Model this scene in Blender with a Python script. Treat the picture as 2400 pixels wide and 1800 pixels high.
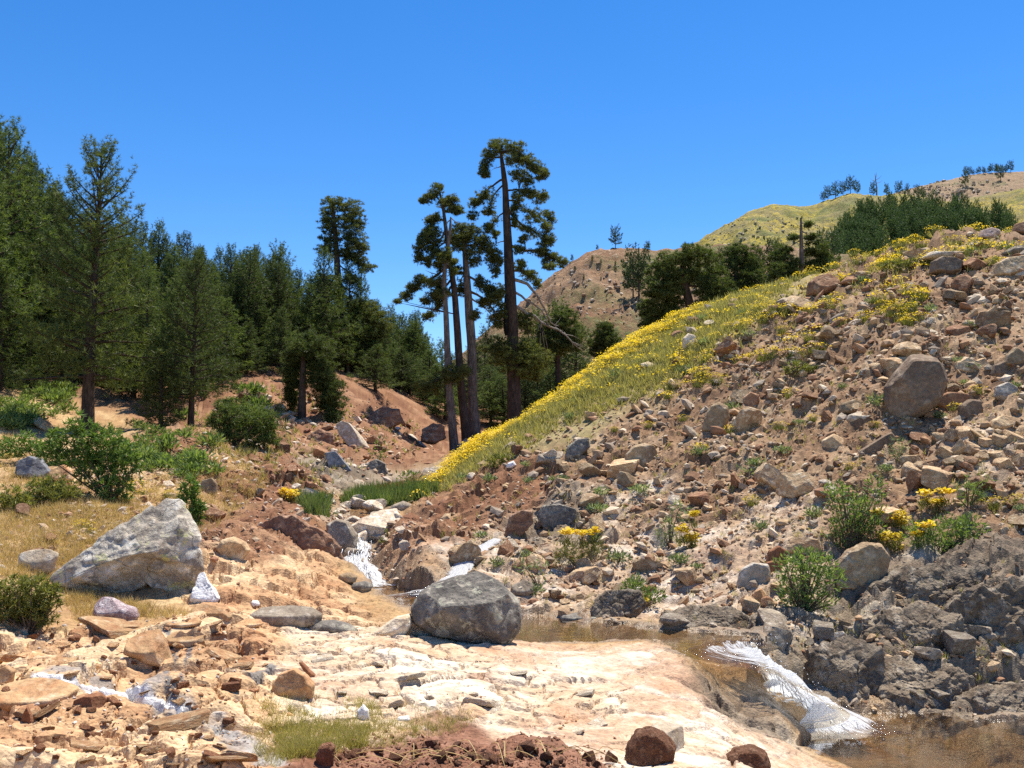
import bpy, bmesh, math
import numpy as np
from mathutils import Vector
R = math.radians
for o in list(bpy.data.objects): bpy.data.objects.remove(o)
scene = bpy.context.scene
COL = scene.collection

# ---------------------------------------------------------------- camera
FPX, UC, VC = 2262.0, 1200.0, 900.0          # focal length and centre in the photograph's pixels
EYE, HORIZON = 3.3, 1080.0                   # eye height over the lower pool, row of the horizon
PITCH = math.atan((HORIZON - VC) / FPX)
cd = bpy.data.cameras.new('camera'); cam = bpy.data.objects.new('camera', cd); COL.objects.link(cam)
cam.location = (0, 0, EYE); cam.rotation_euler = (math.pi / 2 + PITCH, 0, 0)
cd.sensor_width = 36.0; cd.lens = 36.0 * FPX / 2400.0; cd.clip_start = 0.1; cd.clip_end = 6000
scene.camera = cam

# ---------------------------------------------------------------- sky, sun, exposure
SUN_EL, SUN_AZ = R(69), R(36)                # azimuth to the right of the viewing direction (+Y)
world = bpy.data.worlds.new('World'); scene.world = world; world.use_nodes = True
wn, wl = world.node_tree.nodes, world.node_tree.links
bg = wn['Background']; sky = wn.new('ShaderNodeTexSky'); sky.sky_type = 'NISHITA'; sky.sun_disc = False
sky.sun_elevation = SUN_EL; sky.sun_rotation = SUN_AZ
sky.altitude = 1500; sky.air_density = 1.0; sky.dust_density = 0.15; sky.ozone_density = 2.2
hs = wn.new('ShaderNodeHueSaturation'); hs.inputs['Saturation'].default_value = 1.36; hs.inputs['Hue'].default_value = 0.506
hs.inputs['Value'].default_value = 1.0
wl.new(sky.outputs[0], hs.inputs['Color']); wl.new(hs.outputs[0], bg.inputs['Color'])
bg.inputs['Strength'].default_value = 0.116
sl = bpy.data.lights.new('sun', 'SUN'); sun = bpy.data.objects.new('sun', sl); COL.objects.link(sun)
sl.energy = 5.0; sl.angle = R(0.5); sl.color = (1.0, 0.935, 0.81)
SUNV = Vector((math.sin(SUN_AZ) * math.cos(SUN_EL), math.cos(SUN_AZ) * math.cos(SUN_EL), math.sin(SUN_EL)))
sun.rotation_euler = (-SUNV).to_track_quat('-Z', 'Y').to_euler(); sun.location = SUNV * 60
vs = scene.view_settings; vs.view_transform = 'Standard'; vs.look = 'None'; vs.gamma = 1.0; vs.exposure = 0.74
vs.use_curve_mapping = False
scene.cycles.max_bounces = 7; scene.cycles.transparent_max_bounces = 12
scene.cycles.use_denoising = False
scene.cycles.sample_clamp_indirect = 6.0

# ---------------------------------------------------------------- numpy helpers
def rngof(s): return np.random.default_rng(s)
def hash2(ix, iy, seed):
    h = (ix.astype(np.int64) * 374761393 + iy.astype(np.int64) * 668265263 + seed * 1442695041) & 0xffffffff
    h = ((h ^ (h >> 13)) * 1274126177) & 0xffffffff
    h = ((h ^ (h >> 16)) * 2246822519) & 0xffffffff
    h = h ^ (h >> 15)
    return (h & 0xffffff).astype(np.float32) / 16777216.0
def perlin2(x, y, seed=0):
    ix = np.floor(x); iy = np.floor(y); fx = (x - ix).astype(np.float32); fy = (y - iy).astype(np.float32)
    ix = ix.astype(np.int64); iy = iy.astype(np.int64)
    def g(ax, ay, dx, dy):
        a = hash2(ax, ay, seed) * (2 * np.pi); return np.cos(a) * dx + np.sin(a) * dy
    u = fx * fx * fx * (fx * (fx * 6 - 15) + 10); v = fy * fy * fy * (fy * (fy * 6 - 15) + 10)
    a = g(ix, iy, fx, fy); b = g(ix + 1, iy, fx - 1, fy); c = g(ix, iy + 1, fx, fy - 1); d = g(ix + 1, iy + 1, fx - 1, fy - 1)
    return ((a + (b - a) * u) + ((c + (d - c) * u) - (a + (b - a) * u)) * v) * 1.5
def fbm2(x, y, seed=0, octs=4, gain=0.5, lac=2.03):
    s = 0; a = 1; n = 0
    for o in range(octs):
        s = s + a * perlin2(x, y, seed + o * 17); n += a; a *= gain; x = x * lac + 13.7; y = y * lac + 7.3
    return s / n
def voronoi2(x, y, seed=0, jit=0.9):
    ix = np.floor(x).astype(np.int64); iy = np.floor(y).astype(np.int64)
    f1 = np.full(x.shape, 9., np.float32); f2 = f1.copy(); cx = np.zeros_like(f1); cy = np.zeros_like(f1)
    bx = np.zeros(x.shape, np.int64); by = bx.copy()
    for ox in (-1, 0, 1):
        for oy in (-1, 0, 1):
            jx = ix + ox; jy = iy + oy
            px = jx + .5 + (hash2(jx, jy, seed) - .5) * jit; py = jy + .5 + (hash2(jx, jy, seed + 91) - .5) * jit
            dx = (x - px).astype(np.float32); dy = (y - py).astype(np.float32); d = dx * dx + dy * dy
            m = d < f1
            f2 = np.where(m, f1, np.minimum(f2, d)); f1 = np.where(m, d, f1)
            cx = np.where(m, dx, cx); cy = np.where(m, dy, cy); bx = np.where(m, jx, bx); by = np.where(m, jy, by)
    return np.sqrt(f1), np.sqrt(f2), cx, cy, bx, by
def facets(x, y, seed, tilt=1.0):
    """angular blocks: every cell is a randomly tilted plane at a random height; returns height, joint width, id"""
    f1, f2, dx, dy, bx, by = voronoi2(x, y, seed)
    h = hash2(bx, by, seed + 5) - .5
    gx = (hash2(bx, by, seed + 6) - .5) * 2 * tilt; gy = (hash2(bx, by, seed + 7) - .5) * 2 * tilt
    edge = f2 - f1
    return h + gx * dx + gy * dy, edge, hash2(bx, by, seed + 8)
def perlin3(p, seed=0):
    i = np.floor(p).astype(np.int64); f = p - i; w = f * f * f * (f * (f * 6 - 15) + 10)
    s = 0
    for a in (0, 1):
        for b in (0, 1):
            for c in (0, 1):
                k = hash2(i[:, 0] + a + (i[:, 2] + c) * 157, i[:, 1] + b + (i[:, 2] + c) * 311, seed) * (2 * np.pi)
                k2 = hash2(i[:, 0] + a + (i[:, 2] + c) * 57, i[:, 1] + b - (i[:, 2] + c) * 211, seed + 3) * 2 - 1
                sq = np.sqrt(1 - k2 * k2)
                g = np.cos(k) * sq * (f[:, 0] - a) + np.sin(k) * sq * (f[:, 1] - b) + k2 * (f[:, 2] - c)
                wt = (w[:, 0] if a else 1 - w[:, 0]) * (w[:, 1] if b else 1 - w[:, 1]) * (w[:, 2] if c else 1 - w[:, 2])
                s = s + g * wt
    return s * 1.5
def fbm3(p, seed=0, octs=4, gain=.5):
    s = 0; a = 1; n = 0
    for o in range(octs):
        s = s + a * perlin3(p * (2.03 ** o) + o * 11.3, seed + o * 19); n += a; a *= gain
    return s / n
def smooth(a, b, x):
    t = np.clip((x - a) / (b - a), 0, 1); return t * t * (3 - 2 * t)
def unit(v): return v / np.maximum(np.linalg.norm(v, axis=-1, keepdims=True), 1e-9)

# ---------------------------------------------------------------- photograph pixel -> direction
CP, SP = math.cos(PITCH), math.sin(PITCH)
def ray(u, v):
    a = (u - UC) / FPX; b = (VC - v) / FPX
    return np.array([a, CP - b * SP, SP + b * CP])
def project(p):
    q = np.asarray(p) - np.array([0, 0, EYE]); f = q[1] * CP + q[2] * SP; return UC + q[0] / f * FPX, VC - (q[2] * CP - q[1] * SP) / f * FPX
def world_at(u, v, d):
    """point on the pixel's ray at forward distance d (metres)"""
    r = ray(u, v); return np.array([0, 0, EYE]) + r * (d / r[1])

# ---------------------------------------------------------------- mesh / object helpers
def mesh_from(name, V, F, mat=None, smooth_=False, col=None):
    """F: int array (n,3) or (n,4); col: per-vertex rgba"""
    V = np.ascontiguousarray(V, np.float32); F = np.ascontiguousarray(F, np.int32); k = F.shape[1]
    me = bpy.data.meshes.new(name)
    me.vertices.add(len(V)); me.vertices.foreach_set('co', V.ravel())
    me.loops.add(F.size); me.loops.foreach_set('vertex_index', F.ravel())
    me.polygons.add(len(F)); me.polygons.foreach_set('loop_start', np.arange(0, F.size, k, dtype=np.int32))
    me.polygons.foreach_set('use_smooth', np.full(len(F), smooth_))
    if col is not None:
        at = me.color_attributes.new('Col', 'FLOAT_COLOR', 'POINT')
        c = np.ones((len(V), 4), np.float32); c[:, :col.shape[1]] = col; at.data.foreach_set('color', c.ravel())
    me.update(calc_edges=True)
    if mat: me.materials.append(mat)
    return me
def link(name, data, parent=None, loc=(0, 0, 0), rot=None, scl=None):
    o = bpy.data.objects.new(name, data); COL.objects.link(o)
    if parent is not None: o.parent = parent
    o.location = loc
    if rot is not None: o.rotation_euler = rot
    if scl is not None: o.scale = scl if hasattr(scl, '__len__') else (scl, scl, scl)
    return o
def tag(o, label, cat, group=None):
    o['label'] = label; o['category'] = cat
    if group: o['group'] = group
    return o
def empty(name, loc, rot=None, scl=None):
    o = link(name, None, None, loc, rot, scl); o.empty_display_size = .3; return o
class Soup:
    """collects triangles"""
    def __init__(s): s.v = []; s.f = []; s.c = []; s.n = 0
    def add(s, V, F, c=None):
        V = np.asarray(V, np.float32); F = np.asarray(F, np.int64)
        if F.shape[1] == 4: F = np.concatenate([F[:, [0, 1, 2]], F[:, [0, 2, 3]]])
        s.v.append(V); s.f.append(F + s.n); s.n += len(V)
        if c is not None:
            c = np.asarray(c, np.float32); s.c.append(np.broadcast_to(c, (len(V), 3)) if c.ndim == 1 else c)
    def mesh(s, name, mat, smooth_=False):
        return mesh_from(name, np.concatenate(s.v), np.concatenate(s.f), mat, smooth_, np.concatenate(s.c) if s.c else None)
def tube(P, rad, sides=6, cap=True):
    P = np.asarray(P, float); rad = np.asarray(rad, float); n = len(P)
    T = np.gradient(P, axis=0); T = unit(T)
    ref = np.array([0.31, 0.87, 0.13]); A = unit(np.cross(T, ref)); B = np.cross(T, A)
    an = np.arange(sides) * 2 * np.pi / sides
    V = P[:, None] + rad[:, None, None] * (np.cos(an)[None, :, None] * A[:, None] + np.sin(an)[None, :, None] * B[:, None])
    V = V.reshape(-1, 3); F = []
    for i in range(n - 1):
        for j in range(sides):
            k = (j + 1) % sides; F.append((i * sides + j, i * sides + k, (i + 1) * sides + k, (i + 1) * sides + j))
    return V, np.array(F)
def bend(pts, n):
    """smooth resampling of a polyline"""
    P = np.asarray(pts, float); m = len(P)
    if m == 2: t = np.linspace(0, 1, n)[:, None]; return P[0] * (1 - t) + P[1] * t
    s = np.r_[0, np.cumsum(np.linalg.norm(np.diff(P, axis=0), axis=1))]; s /= s[-1]
    M = np.gradient(P, s, axis=0); q = np.linspace(0, 1, n); i = np.clip(np.searchsorted(s, q) - 1, 0, m - 2)
    h = (s[i + 1] - s[i])[:, None]; t = ((q - s[i]) / h[:, 0])[:, None]
    return (2*t**3-3*t**2+1)*P[i] + (t**3-2*t**2+t)*h*M[i] + (-2*t**3+3*t**2)*P[i+1] + (t**3-t**2)*h*M[i+1]

# ---------------------------------------------------------------- materials
def newmat(name):
    m = bpy.data.materials.new(name); m.use_nodes = True; nt = m.node_tree; nt.nodes.clear()
    out = nt.nodes.new('ShaderNodeOutputMaterial'); return m, nt, out
def N(nt, t, **kw):
    n = nt.nodes.new(t)
    for k, v in kw.items():
        if k[0] == '_': setattr(n, k[1:], v)
        else: n.inputs[k].default_value = v
    return n
def noise(nt, co, scale, detail=6, rough=.6, dist=0.0):
    n = N(nt, 'ShaderNodeTexNoise', Scale=scale, Detail=detail, Roughness=rough, Distortion=dist)
    if co is not None: nt.links.new(co, n.inputs['Vector'])
    return n.outputs['Fac']
def ramp(nt, fac, stops, mode='LINEAR'):
    r = nt.nodes.new('ShaderNodeValToRGB'); r.color_ramp.interpolation = mode; e = r.color_ramp.elements
    while len(e) < len(stops): e.new(0.5)
    for q, (p, c) in zip(e, stops):
        q.position = p; q.color = (c, c, c, 1) if not hasattr(c, '__len__') else (*c, 1)
    nt.links.new(fac, r.inputs['Fac']); return r.outputs['Color']
def mix(nt, fac, a, b, mode='MIX'):
    m = nt.nodes.new('ShaderNodeMix'); m.data_type = 'RGBA'; m.blend_type = mode
    for sock, val in ((m.inputs[0], fac), (m.inputs[6], a), (m.inputs[7], b)):
        if isinstance(val, bpy.types.NodeSocket): nt.links.new(val, sock)
        elif hasattr(val, '__len__'): sock.default_value = (*val, 1)
        else: sock.default_value = val if sock.type == 'VALUE' else (val, val, val, 1)
    return m.outputs[2]
def math_(nt, op, a, b=0.0):
    m = nt.nodes.new('ShaderNodeMath'); m.operation = op
    for sock, val in zip(m.inputs, (a, b)):
        if isinstance(val, bpy.types.NodeSocket): nt.links.new(val, sock)
        else: sock.default_value = val
    return m.outputs[0]
def bump(nt, h, strength, dist, nrm=None):
    b = N(nt, 'ShaderNodeBump', Strength=strength, Distance=dist); nt.links.new(h, b.inputs['Height'])
    if nrm is not None: nt.links.new(nrm, b.inputs['Normal'])
    return b.outputs[0]
def principled(nt, out, color, rough=.9, spec=.25, normal=None):
    p = nt.nodes.new('ShaderNodeBsdfPrincipled'); p.inputs['Specular IOR Level'].default_value = spec
    for s, v in (('Base Color', color), ('Roughness', rough)):
        if isinstance(v, bpy.types.NodeSocket): nt.links.new(v, p.inputs[s])
        elif hasattr(v, '__len__'): p.inputs[s].default_value = (*v, 1)
        else: p.inputs[s].default_value = v
    if normal is not None: nt.links.new(normal, p.inputs['Normal'])
    nt.links.new(p.outputs[0], out.inputs[0]); return p
def coords(nt, kind='Object'):
    return nt.nodes.new('ShaderNodeTexCoord').outputs[kind]
def vcol(nt, name='Col'):
    a = nt.nodes.new('ShaderNodeAttribute'); a.attribute_name = name; return a

def mat_ground(name, grain=1.0):
    m, nt, out = newmat(name); co = coords(nt); a = vcol(nt)
    n1 = noise(nt, co, 9 * grain, 8, .68); n2 = noise(nt, co, 55 * grain, 6, .65); n3 = noise(nt, co, 1.3 * grain, 5, .6, .6)
    vo = N(nt, 'ShaderNodeTexVoronoi', Scale=38 * grain); nt.links.new(co, vo.inputs['Vector'])
    sp = nt.nodes.new('ShaderNodeSeparateColor'); nt.links.new(vo.outputs['Color'], sp.inputs[0])
    c = mix(nt, 1.0, a.outputs['Color'], ramp(nt, n1, [(.28, .70), (.5, 1.0), (.74, 1.25)]), 'MULTIPLY')
    c = mix(nt, 1.0, c, ramp(nt, sp.outputs[0], [(0, .84), (.6, 1.0), (1, 1.18)]), 'MULTIPLY')
    c = mix(nt, 1.0, c, ramp(nt, n3, [(.3, (.86, .80, .78)), (.55, (1, 1, 1)), (.75, (1.10, 1.05, .98))]), 'MULTIPLY')
    h = math_(nt, 'ADD', math_(nt, 'MULTIPLY', n1, 1.0), math_(nt, 'ADD', math_(nt, 'MULTIPLY', n2, .45), math_(nt, 'MULTIPLY', vo.outputs['Distance'], -.5)))
    nrm = bump(nt, h, .7, .022 / grain)
    rg = math_(nt, 'SUBTRACT', .95, math_(nt, 'MULTIPLY', math_(nt, 'SUBTRACT', 1.0, a.outputs['Alpha']), .75))
    principled(nt, out, c, rg, .3, nrm); return m

def mat_rock(name, c1, c2, c3, scale=3.0, lichen=None, veins=None, grain=.02, rnd=.0, rough=.92, streak=None):
    """c1 main, c2 dark patches, c3 light patches"""
    m, nt, out = newmat(name); co = coords(nt)
    if streak:
        mp = nt.nodes.new('ShaderNodeMapping'); mp.inputs['Scale'].default_value = streak; mp.inputs['Rotation'].default_value = (.3, .4, .5)
        nt.links.new(co, mp.inputs['Vector']); cs = mp.outputs[0]
    else: cs = co
    n1 = noise(nt, cs, scale, 8, .65, .4); n2 = noise(nt, co, scale * 7, 7, .7); n3 = noise(nt, co, scale * 2.3, 6, .6)
    c = mix(nt, ramp(nt, n1, [(.40, 0), (.58, 1)]), c1, c2)
    c = mix(nt, ramp(nt, n3, [(.52, 0), (.66, 1)]), c, c3)
    c = mix(nt, 1.0, c, ramp(nt, n2, [(.25, .55), (.5, 1.0), (.75, 1.4)]), 'MULTIPLY')
    if lichen:
        l1 = noise(nt, co, scale * 1.7, 7, .7); l2 = noise(nt, co, scale * 6, 5, .7)
        c = mix(nt, math_(nt, 'MULTIPLY', ramp(nt, l1, [(.56, 0), (.60, 1)]), ramp(nt, l2, [(.42, 0), (.5, .9)])), c, lichen)
    if veins:
        w = N(nt, 'ShaderNodeTexVoronoi', _feature='DISTANCE_TO_EDGE', Scale=scale * .8)
        wc = N(nt, 'ShaderNodeVectorMath', _operation='ADD'); nz = N(nt, 'ShaderNodeTexNoise', Scale=scale * 1.5, Detail=5.0)
        nt.links.new(co, nz.inputs['Vector']); nt.links.new(nz.outputs['Color'], wc.inputs[0]); nt.links.new(co, wc.inputs[1])
        nt.links.new(wc.outputs[0], w.inputs['Vector'])
        c = mix(nt, ramp(nt, w.outputs['Distance'], [(.0, .9), (.035, 0)]), c, veins)
    if rnd:
        oi = nt.nodes.new('ShaderNodeObjectInfo')
        c = mix(nt, 1.0, c, ramp(nt, oi.outputs['Random'], [(0, 1 - rnd), (.5, (1.0, 1.0, 1.0)), (1, (1 + rnd, 1 + rnd * .92, 1 + rnd * .8))]), 'MULTIPLY')
    h = math_(nt, 'ADD', n2, math_(nt, 'MULTIPLY', n3, 1.2))
    nrm = bump(nt, h, .9, grain * 1.6)
    principled(nt, out, c, rough, .25, nrm); return m

def mat_leaf(name, c1, c2, transl=.35, rnd=.25, rough=.6):
    m, nt, out = newmat(name); a = vcol(nt)
    oi = nt.nodes.new('ShaderNodeObjectInfo')
    sp = nt.nodes.new('ShaderNodeSeparateColor'); nt.links.new(a.outputs['Color'], sp.inputs[0])
    c = mix(nt, sp.outputs[0], c1, c2)
    c = mix(nt, 1.0, c, ramp(nt, oi.outputs['Random'], [(0, 1 - rnd), (1, (1 + rnd, 1 + rnd * .9, 1 + rnd * .6))]), 'MULTIPLY')
    d = N(nt, 'ShaderNodeBsdfPrincipled', Roughness=rough); d.inputs['Specular IOR Level'].default_value = .3
    nt.links.new(c, d.inputs['Base Color'])
    t = nt.nodes.new('ShaderNodeBsdfTranslucent'); nt.links.new(mix(nt, 1.0, c, (1.25, 1.3, .6), 'MULTIPLY'), t.inputs['Color'])
    ms = nt.nodes.new('ShaderNodeMixShader'); ms.inputs[0].default_value = transl
    nt.links.new(d.outputs[0], ms.inputs[1]); nt.links.new(t.outputs[0], ms.inputs[2]); nt.links.new(ms.outputs[0], out.inputs[0])
    return m
def mat_bark(name, c1, c2, scale=5.0):
    m, nt, out = newmat(name); co = coords(nt)
    mp = nt.nodes.new('ShaderNodeMapping'); mp.inputs['Scale'].default_value = (1, 1, .22); nt.links.new(co, mp.inputs['Vector'])
    n1 = noise(nt, mp.outputs[0], scale * 2, 6, .7); n2 = noise(nt, co, scale * .4, 4, .6)
    c = mix(nt, ramp(nt, n1, [(.38, 0), (.62, 1)]), c1, c2)
    c = mix(nt, 1.0, c, ramp(nt, n2, [(.3, .75), (.7, 1.25)]), 'MULTIPLY')
    principled(nt, out, c, .95, .1, bump(nt, n1, 1.0, .06)); return m
# ================================================================ THE SETTING: terrain
# control points: (u, v, forward distance) of places on the ground seen in the photograph
RIDGE = [(1000,1165,27),(1050,1110,29.5),(1100,1058,31),(1200,990,32),(1300,922,33),(1400,848,34),(1500,778,35),(1600,728,35),(1700,690,35),
         (1800,658,35),(1900,632,35),(2000,604,34),(2100,580,34),(2200,556,33),(2300,538,32),(2400,522,32),(2600,490,31),(2900,450,30)]
CPX = [
 # near bank under the camera and the foreground
 (100,1790,6.4),(-300,1790,6.0),(400,1790,6.6),(560,1790,6.9),(100,1700,7.6),(400,1700,7.7),(100,1600,8.9),(-300,1600,8.6),(400,1600,9.1),(600,1600,9.4),
 (100,1480,11),(400,1450,11.8),(600,1450,12.2),(-300,1450,11),
 (700,1755,7.5),(850,1720,8.1),(1000,1700,8.6),(900,1600,9.9),(900,1500,11.5),(760,1550,10.5),
 (1200,1520,12),(1200,1600,10.6),(1200,1680,9.3),(1050,1650,9.3),(1500,1700,9.5),(1500,1600,11),(1450,1530,12.2),(1650,1600,11.2),(1650,1530,11.9),
 (1700,1790,8.7),(1600,1750,9.0),(1650,1690,10.0),(1800,1740,10.6),(1760,1700,10.8),(1700,1640,11.2),(1725,1590,11.6),(1620,1560,11.6),
 (1000,1470,13.2),(800,1470,12.6),(650,1400,13.6),(800,1420,14.8),
 # left bank
 (250,1420,13),(450,1410,13.1),(50,1310,14.5),(-300,1300,14),(650,1350,15),(560,1300,16),(760,1350,16.5),(50,1200,17.5),(200,1150,20),(-300,1150,20),(400,1200,19),
 (50,1100,23),(350,1090,26),(550,1100,27),(550,1200,20.5),(700,1245,18.5),(700,1150,26),(620,1170,24),
 (205,1015,38),(50,930,42),(0,865,46),(-300,800,46),(-600,700,46),(350,1010,36),(450,1010,39),(580,1010,36),(705,1005,45),(640,940,47),(560,880,54),(760,1060,38),
 (800,990,45),(860,930,56),(930,910,66),(820,1100,33),
 # left hillside under the forest
 (0,650,82),(-500,450,85),(300,760,82),(600,845,100),(800,900,108),(950,930,112),(150,700,82),(-500,250,130),(0,480,140),(300,660,140),(600,800,140),(850,880,140),
 # stream and valley floor
 (850,1175,26),(930,1150,28.5),(1000,1112,36),(960,1060,44),(1060,1090,53),(1060,1030,60),(1000,965,80),(1110,960,80),(1100,940,120),(1000,930,145),
 (880,1230,21.5),(960,1250,20.5),
 # right bank and slope
 (1300,1425,16.2),(1500,1450,15.2),(1700,1462,14.6),(1900,1490,14.0),(1900,1600,13.2),(2100,1600,13.6),(2100,1500,14.3),(2250,1640,13.2),(2300,1560,13.8),(2420,1650,13.2),(2700,1650,13),
 (1150,1340,18.3),(1400,1380,17.4),(1700,1380,16.5),(2000,1380,15.8),(2300,1420,14.9),(2700,1400,14.5),
 (1150,1270,20.5),(1400,1250,20.3),(1700,1250,19),(2000,1250,17.7),(2350,1250,16.7),(2700,1250,16.2),
 (1050,1180,24.5),(1200,1100,25.5),(1400,1100,24.5),(1700,1100,22),(2000,1100,20.3),(2350,1100,18.8),(2700,1100,18.2),
 (1300,965,30),(1500,950,27.5),(1800,950,24.3),(2100,950,22.3),(2380,950,21),(2700,950,20.3),
 (1550,800,32),(1800,800,28),(2100,800,25),(2380,800,23.5),(2700,800,22.8),(1850,680,32.5),(2100,680,28.8),(2380,680,26.5),(2700,650,26),
]
RIDGE = [(u, v + 13 * min(max((u - 1050) / 150, 0), 1), d) for u, v, d in RIDGE]      # the plants on it stand above the ground line
cps = [world_at(u, v, d) for u, v, d in CPX] + [world_at(u, v, d) for u, v, d in RIDGE]
for i, (u, v, d) in enumerate(RIDGE):
    if u < 1100: continue
    p = world_at(u, v, d); k = p[2]
    for extra, f, add in ((7, .80, .6), (20, .50, 1.9), (60, .45, 4.0), (105, .45, 6.5)):
        if i % 2 and extra > 20: continue
        a = p[0] / p[1]; y = d + extra; cps.append(np.array([a * y, y, k * f + add]))
# ground beside and under the camera (the bank it stands on)
for x, y, z in ((-4, 2, 1.75), (-2, 2, 1.75), (0, 2.2, 1.72), (2, 2.2, 1.6), (4, 2, 1.4), (-2.2, 3.6, 1.58), (-.95, 4.7, 1.76), (-.5, 4.7, 1.83), (0, 4.8, 1.88), (.35, 4.8, 1.82), (.6, 4.9, 1.66), (1.2, 5.6, 1.15), (2.2, 5, 1.05),
                (-3.4, 4, 1.45), (3.6, 5.5, .55), (5.5, 5, .3), (4.6, 8.2, -.1), (6.2, 9.5, -.2), (8, 8, .1), (5.2, 11, -.2), (5.0, 12.2, -.15), (6.6, 12.0, -.15), (-1.2, 6.4, 1.08), (0.6, 6.6, 1.06)):
    cps.append(np.array([x, y, z]))
cps = np.array(cps)
def warp(x, y): return np.stack([np.arctan2(x, y) * 2.2, np.log(np.hypot(x, y))], -1)
def tps_fit(P, q, lam=2e-4):
    n = len(P); d = np.linalg.norm(P[:, None] - P[None], axis=-1)
    K = np.where(d > 0, d * d * np.log(d + 1e-12), 0) + np.eye(n) * lam
    A = np.zeros((n + 3, n + 3)); A[:n, :n] = K; A[:n, n] = 1; A[:n, n + 1:] = P; A[n, :n] = 1; A[n + 1:, :n] = P.T
    return np.linalg.solve(A, np.r_[q, 0, 0, 0])
cw = warp(cps[:, 0], cps[:, 1]); cr = np.hypot(cps[:, 0], cps[:, 1])
tw = tps_fit(cw, (cps[:, 2] - EYE) / cr)
def tps_eval(x, y):
    W = warp(x, y).reshape(-1, 2); o = np.empty(len(W))
    for a in range(0, len(W), 20000):
        b = W[a:a + 20000]; d2 = ((b[:, None] - cw[None]) ** 2).sum(-1)
        o[a:a + 20000] = (.5 * d2 * np.log(d2 + 1e-12)) @ tw[:-3] + tw[-3] + b @ tw[-2:]
    return EYE + o.reshape(np.shape(x)) * np.hypot(x, y)

TH = np.linspace(-.74, .74, 1121)
RR = np.r_[np.geomspace(1.8, 6, 66)[:-1], np.geomspace(6, 30, 465)[:-1], np.geomspace(30, 150, 145)]
LR = np.log(RR); NT, NR = len(TH), len(RR)
def coarse(fn, kt=8, kr=4):
    """evaluate a smooth function on a thinned grid and spread it over the full one"""
    ti = np.r_[np.arange(0, NT - 1, kt), NT - 1]; ri = np.r_[np.arange(0, NR - 1, kr), NR - 1]
    t, r = np.meshgrid(TH[ti], RR[ri]); z = fn(np.sin(t) * r, np.cos(t) * r)
    if z.ndim == 2: z = z[..., None]
    a = np.searchsorted(ti, np.arange(NT), side='right') - 1; a = np.clip(a, 0, len(ti) - 2); fa = (np.arange(NT) - ti[a]) / (ti[a + 1] - ti[a])
    b = np.searchsorted(ri, np.arange(NR), side='right') - 1; b = np.clip(b, 0, len(ri) - 2); fb = (np.arange(NR) - ri[b]) / (ri[b + 1] - ri[b])
    fa = fa[None, :, None]; fb = fb[:, None, None]
    g0 = z[b][:, a] * (1 - fa) + z[b][:, a + 1] * fa; g1 = z[b + 1][:, a] * (1 - fa) + z[b + 1][:, a + 1] * fa
    out = g0 * (1 - fb) + g1 * fb
    return out[..., 0] if out.shape[-1] == 1 else out
tt, rr = np.meshgrid(TH, RR); GX = np.sin(tt) * rr; GY = np.cos(tt) * rr
GZ = coarse(tps_eval)
def gsample(G, x, y):
    t = np.arctan2(x, y); l = np.log(np.maximum(np.hypot(x, y), RR[0] + 1e-6))
    a = np.clip((t - TH[0]) / (TH[1] - TH[0]), 0, NT - 1.001); ai = a.astype(int) if hasattr(a, 'astype') else int(a); fa = a - ai
    bi = np.clip(np.searchsorted(LR, l, side='right') - 1, 0, NR - 2); fb = np.clip((l - LR[bi]) / (LR[bi + 1] - LR[bi]), 0, 1)
    return (G[bi, ai] * (1 - fa) + G[bi, ai + 1] * fa) * (1 - fb) + (G[bi + 1, ai] * (1 - fa) + G[bi + 1, ai + 1] * fa) * fb
def hz(x, y): return gsample(GZ, np.asarray(x, float), np.asarray(y, float))
_sky = [None, None]
def hit(u, v):
    """where the pixel's ray first meets the ground (in plan a ray is a straight line from the eye, one column of the grid)"""
    if _sky[0] is not GZ: _sky[0] = GZ; _sky[1] = np.maximum.accumulate((GZ - EYE) / RR[:, None], axis=0)
    r = ray(u, v); h = math.hypot(r[0], r[1]); e = r[2] / h; t = math.atan2(r[0], r[1])
    a = int(round(min(max((t - TH[0]) / (TH[1] - TH[0]), 0), NT - 1))); M = _sky[1][:, a]; i = int(np.searchsorted(M, e))
    if i >= NR: i = NR - 1
    if i == 0: q = RR[0]
    else: f = (e - M[i - 1]) / max(M[i] - M[i - 1], 1e-9); q = RR[i - 1] + (RR[i] - RR[i - 1]) * min(max(f, 0), 1)
    x, y = math.sin(t) * q, math.cos(t) * q; return np.array([x, y, float(hz(x, y))])

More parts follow.
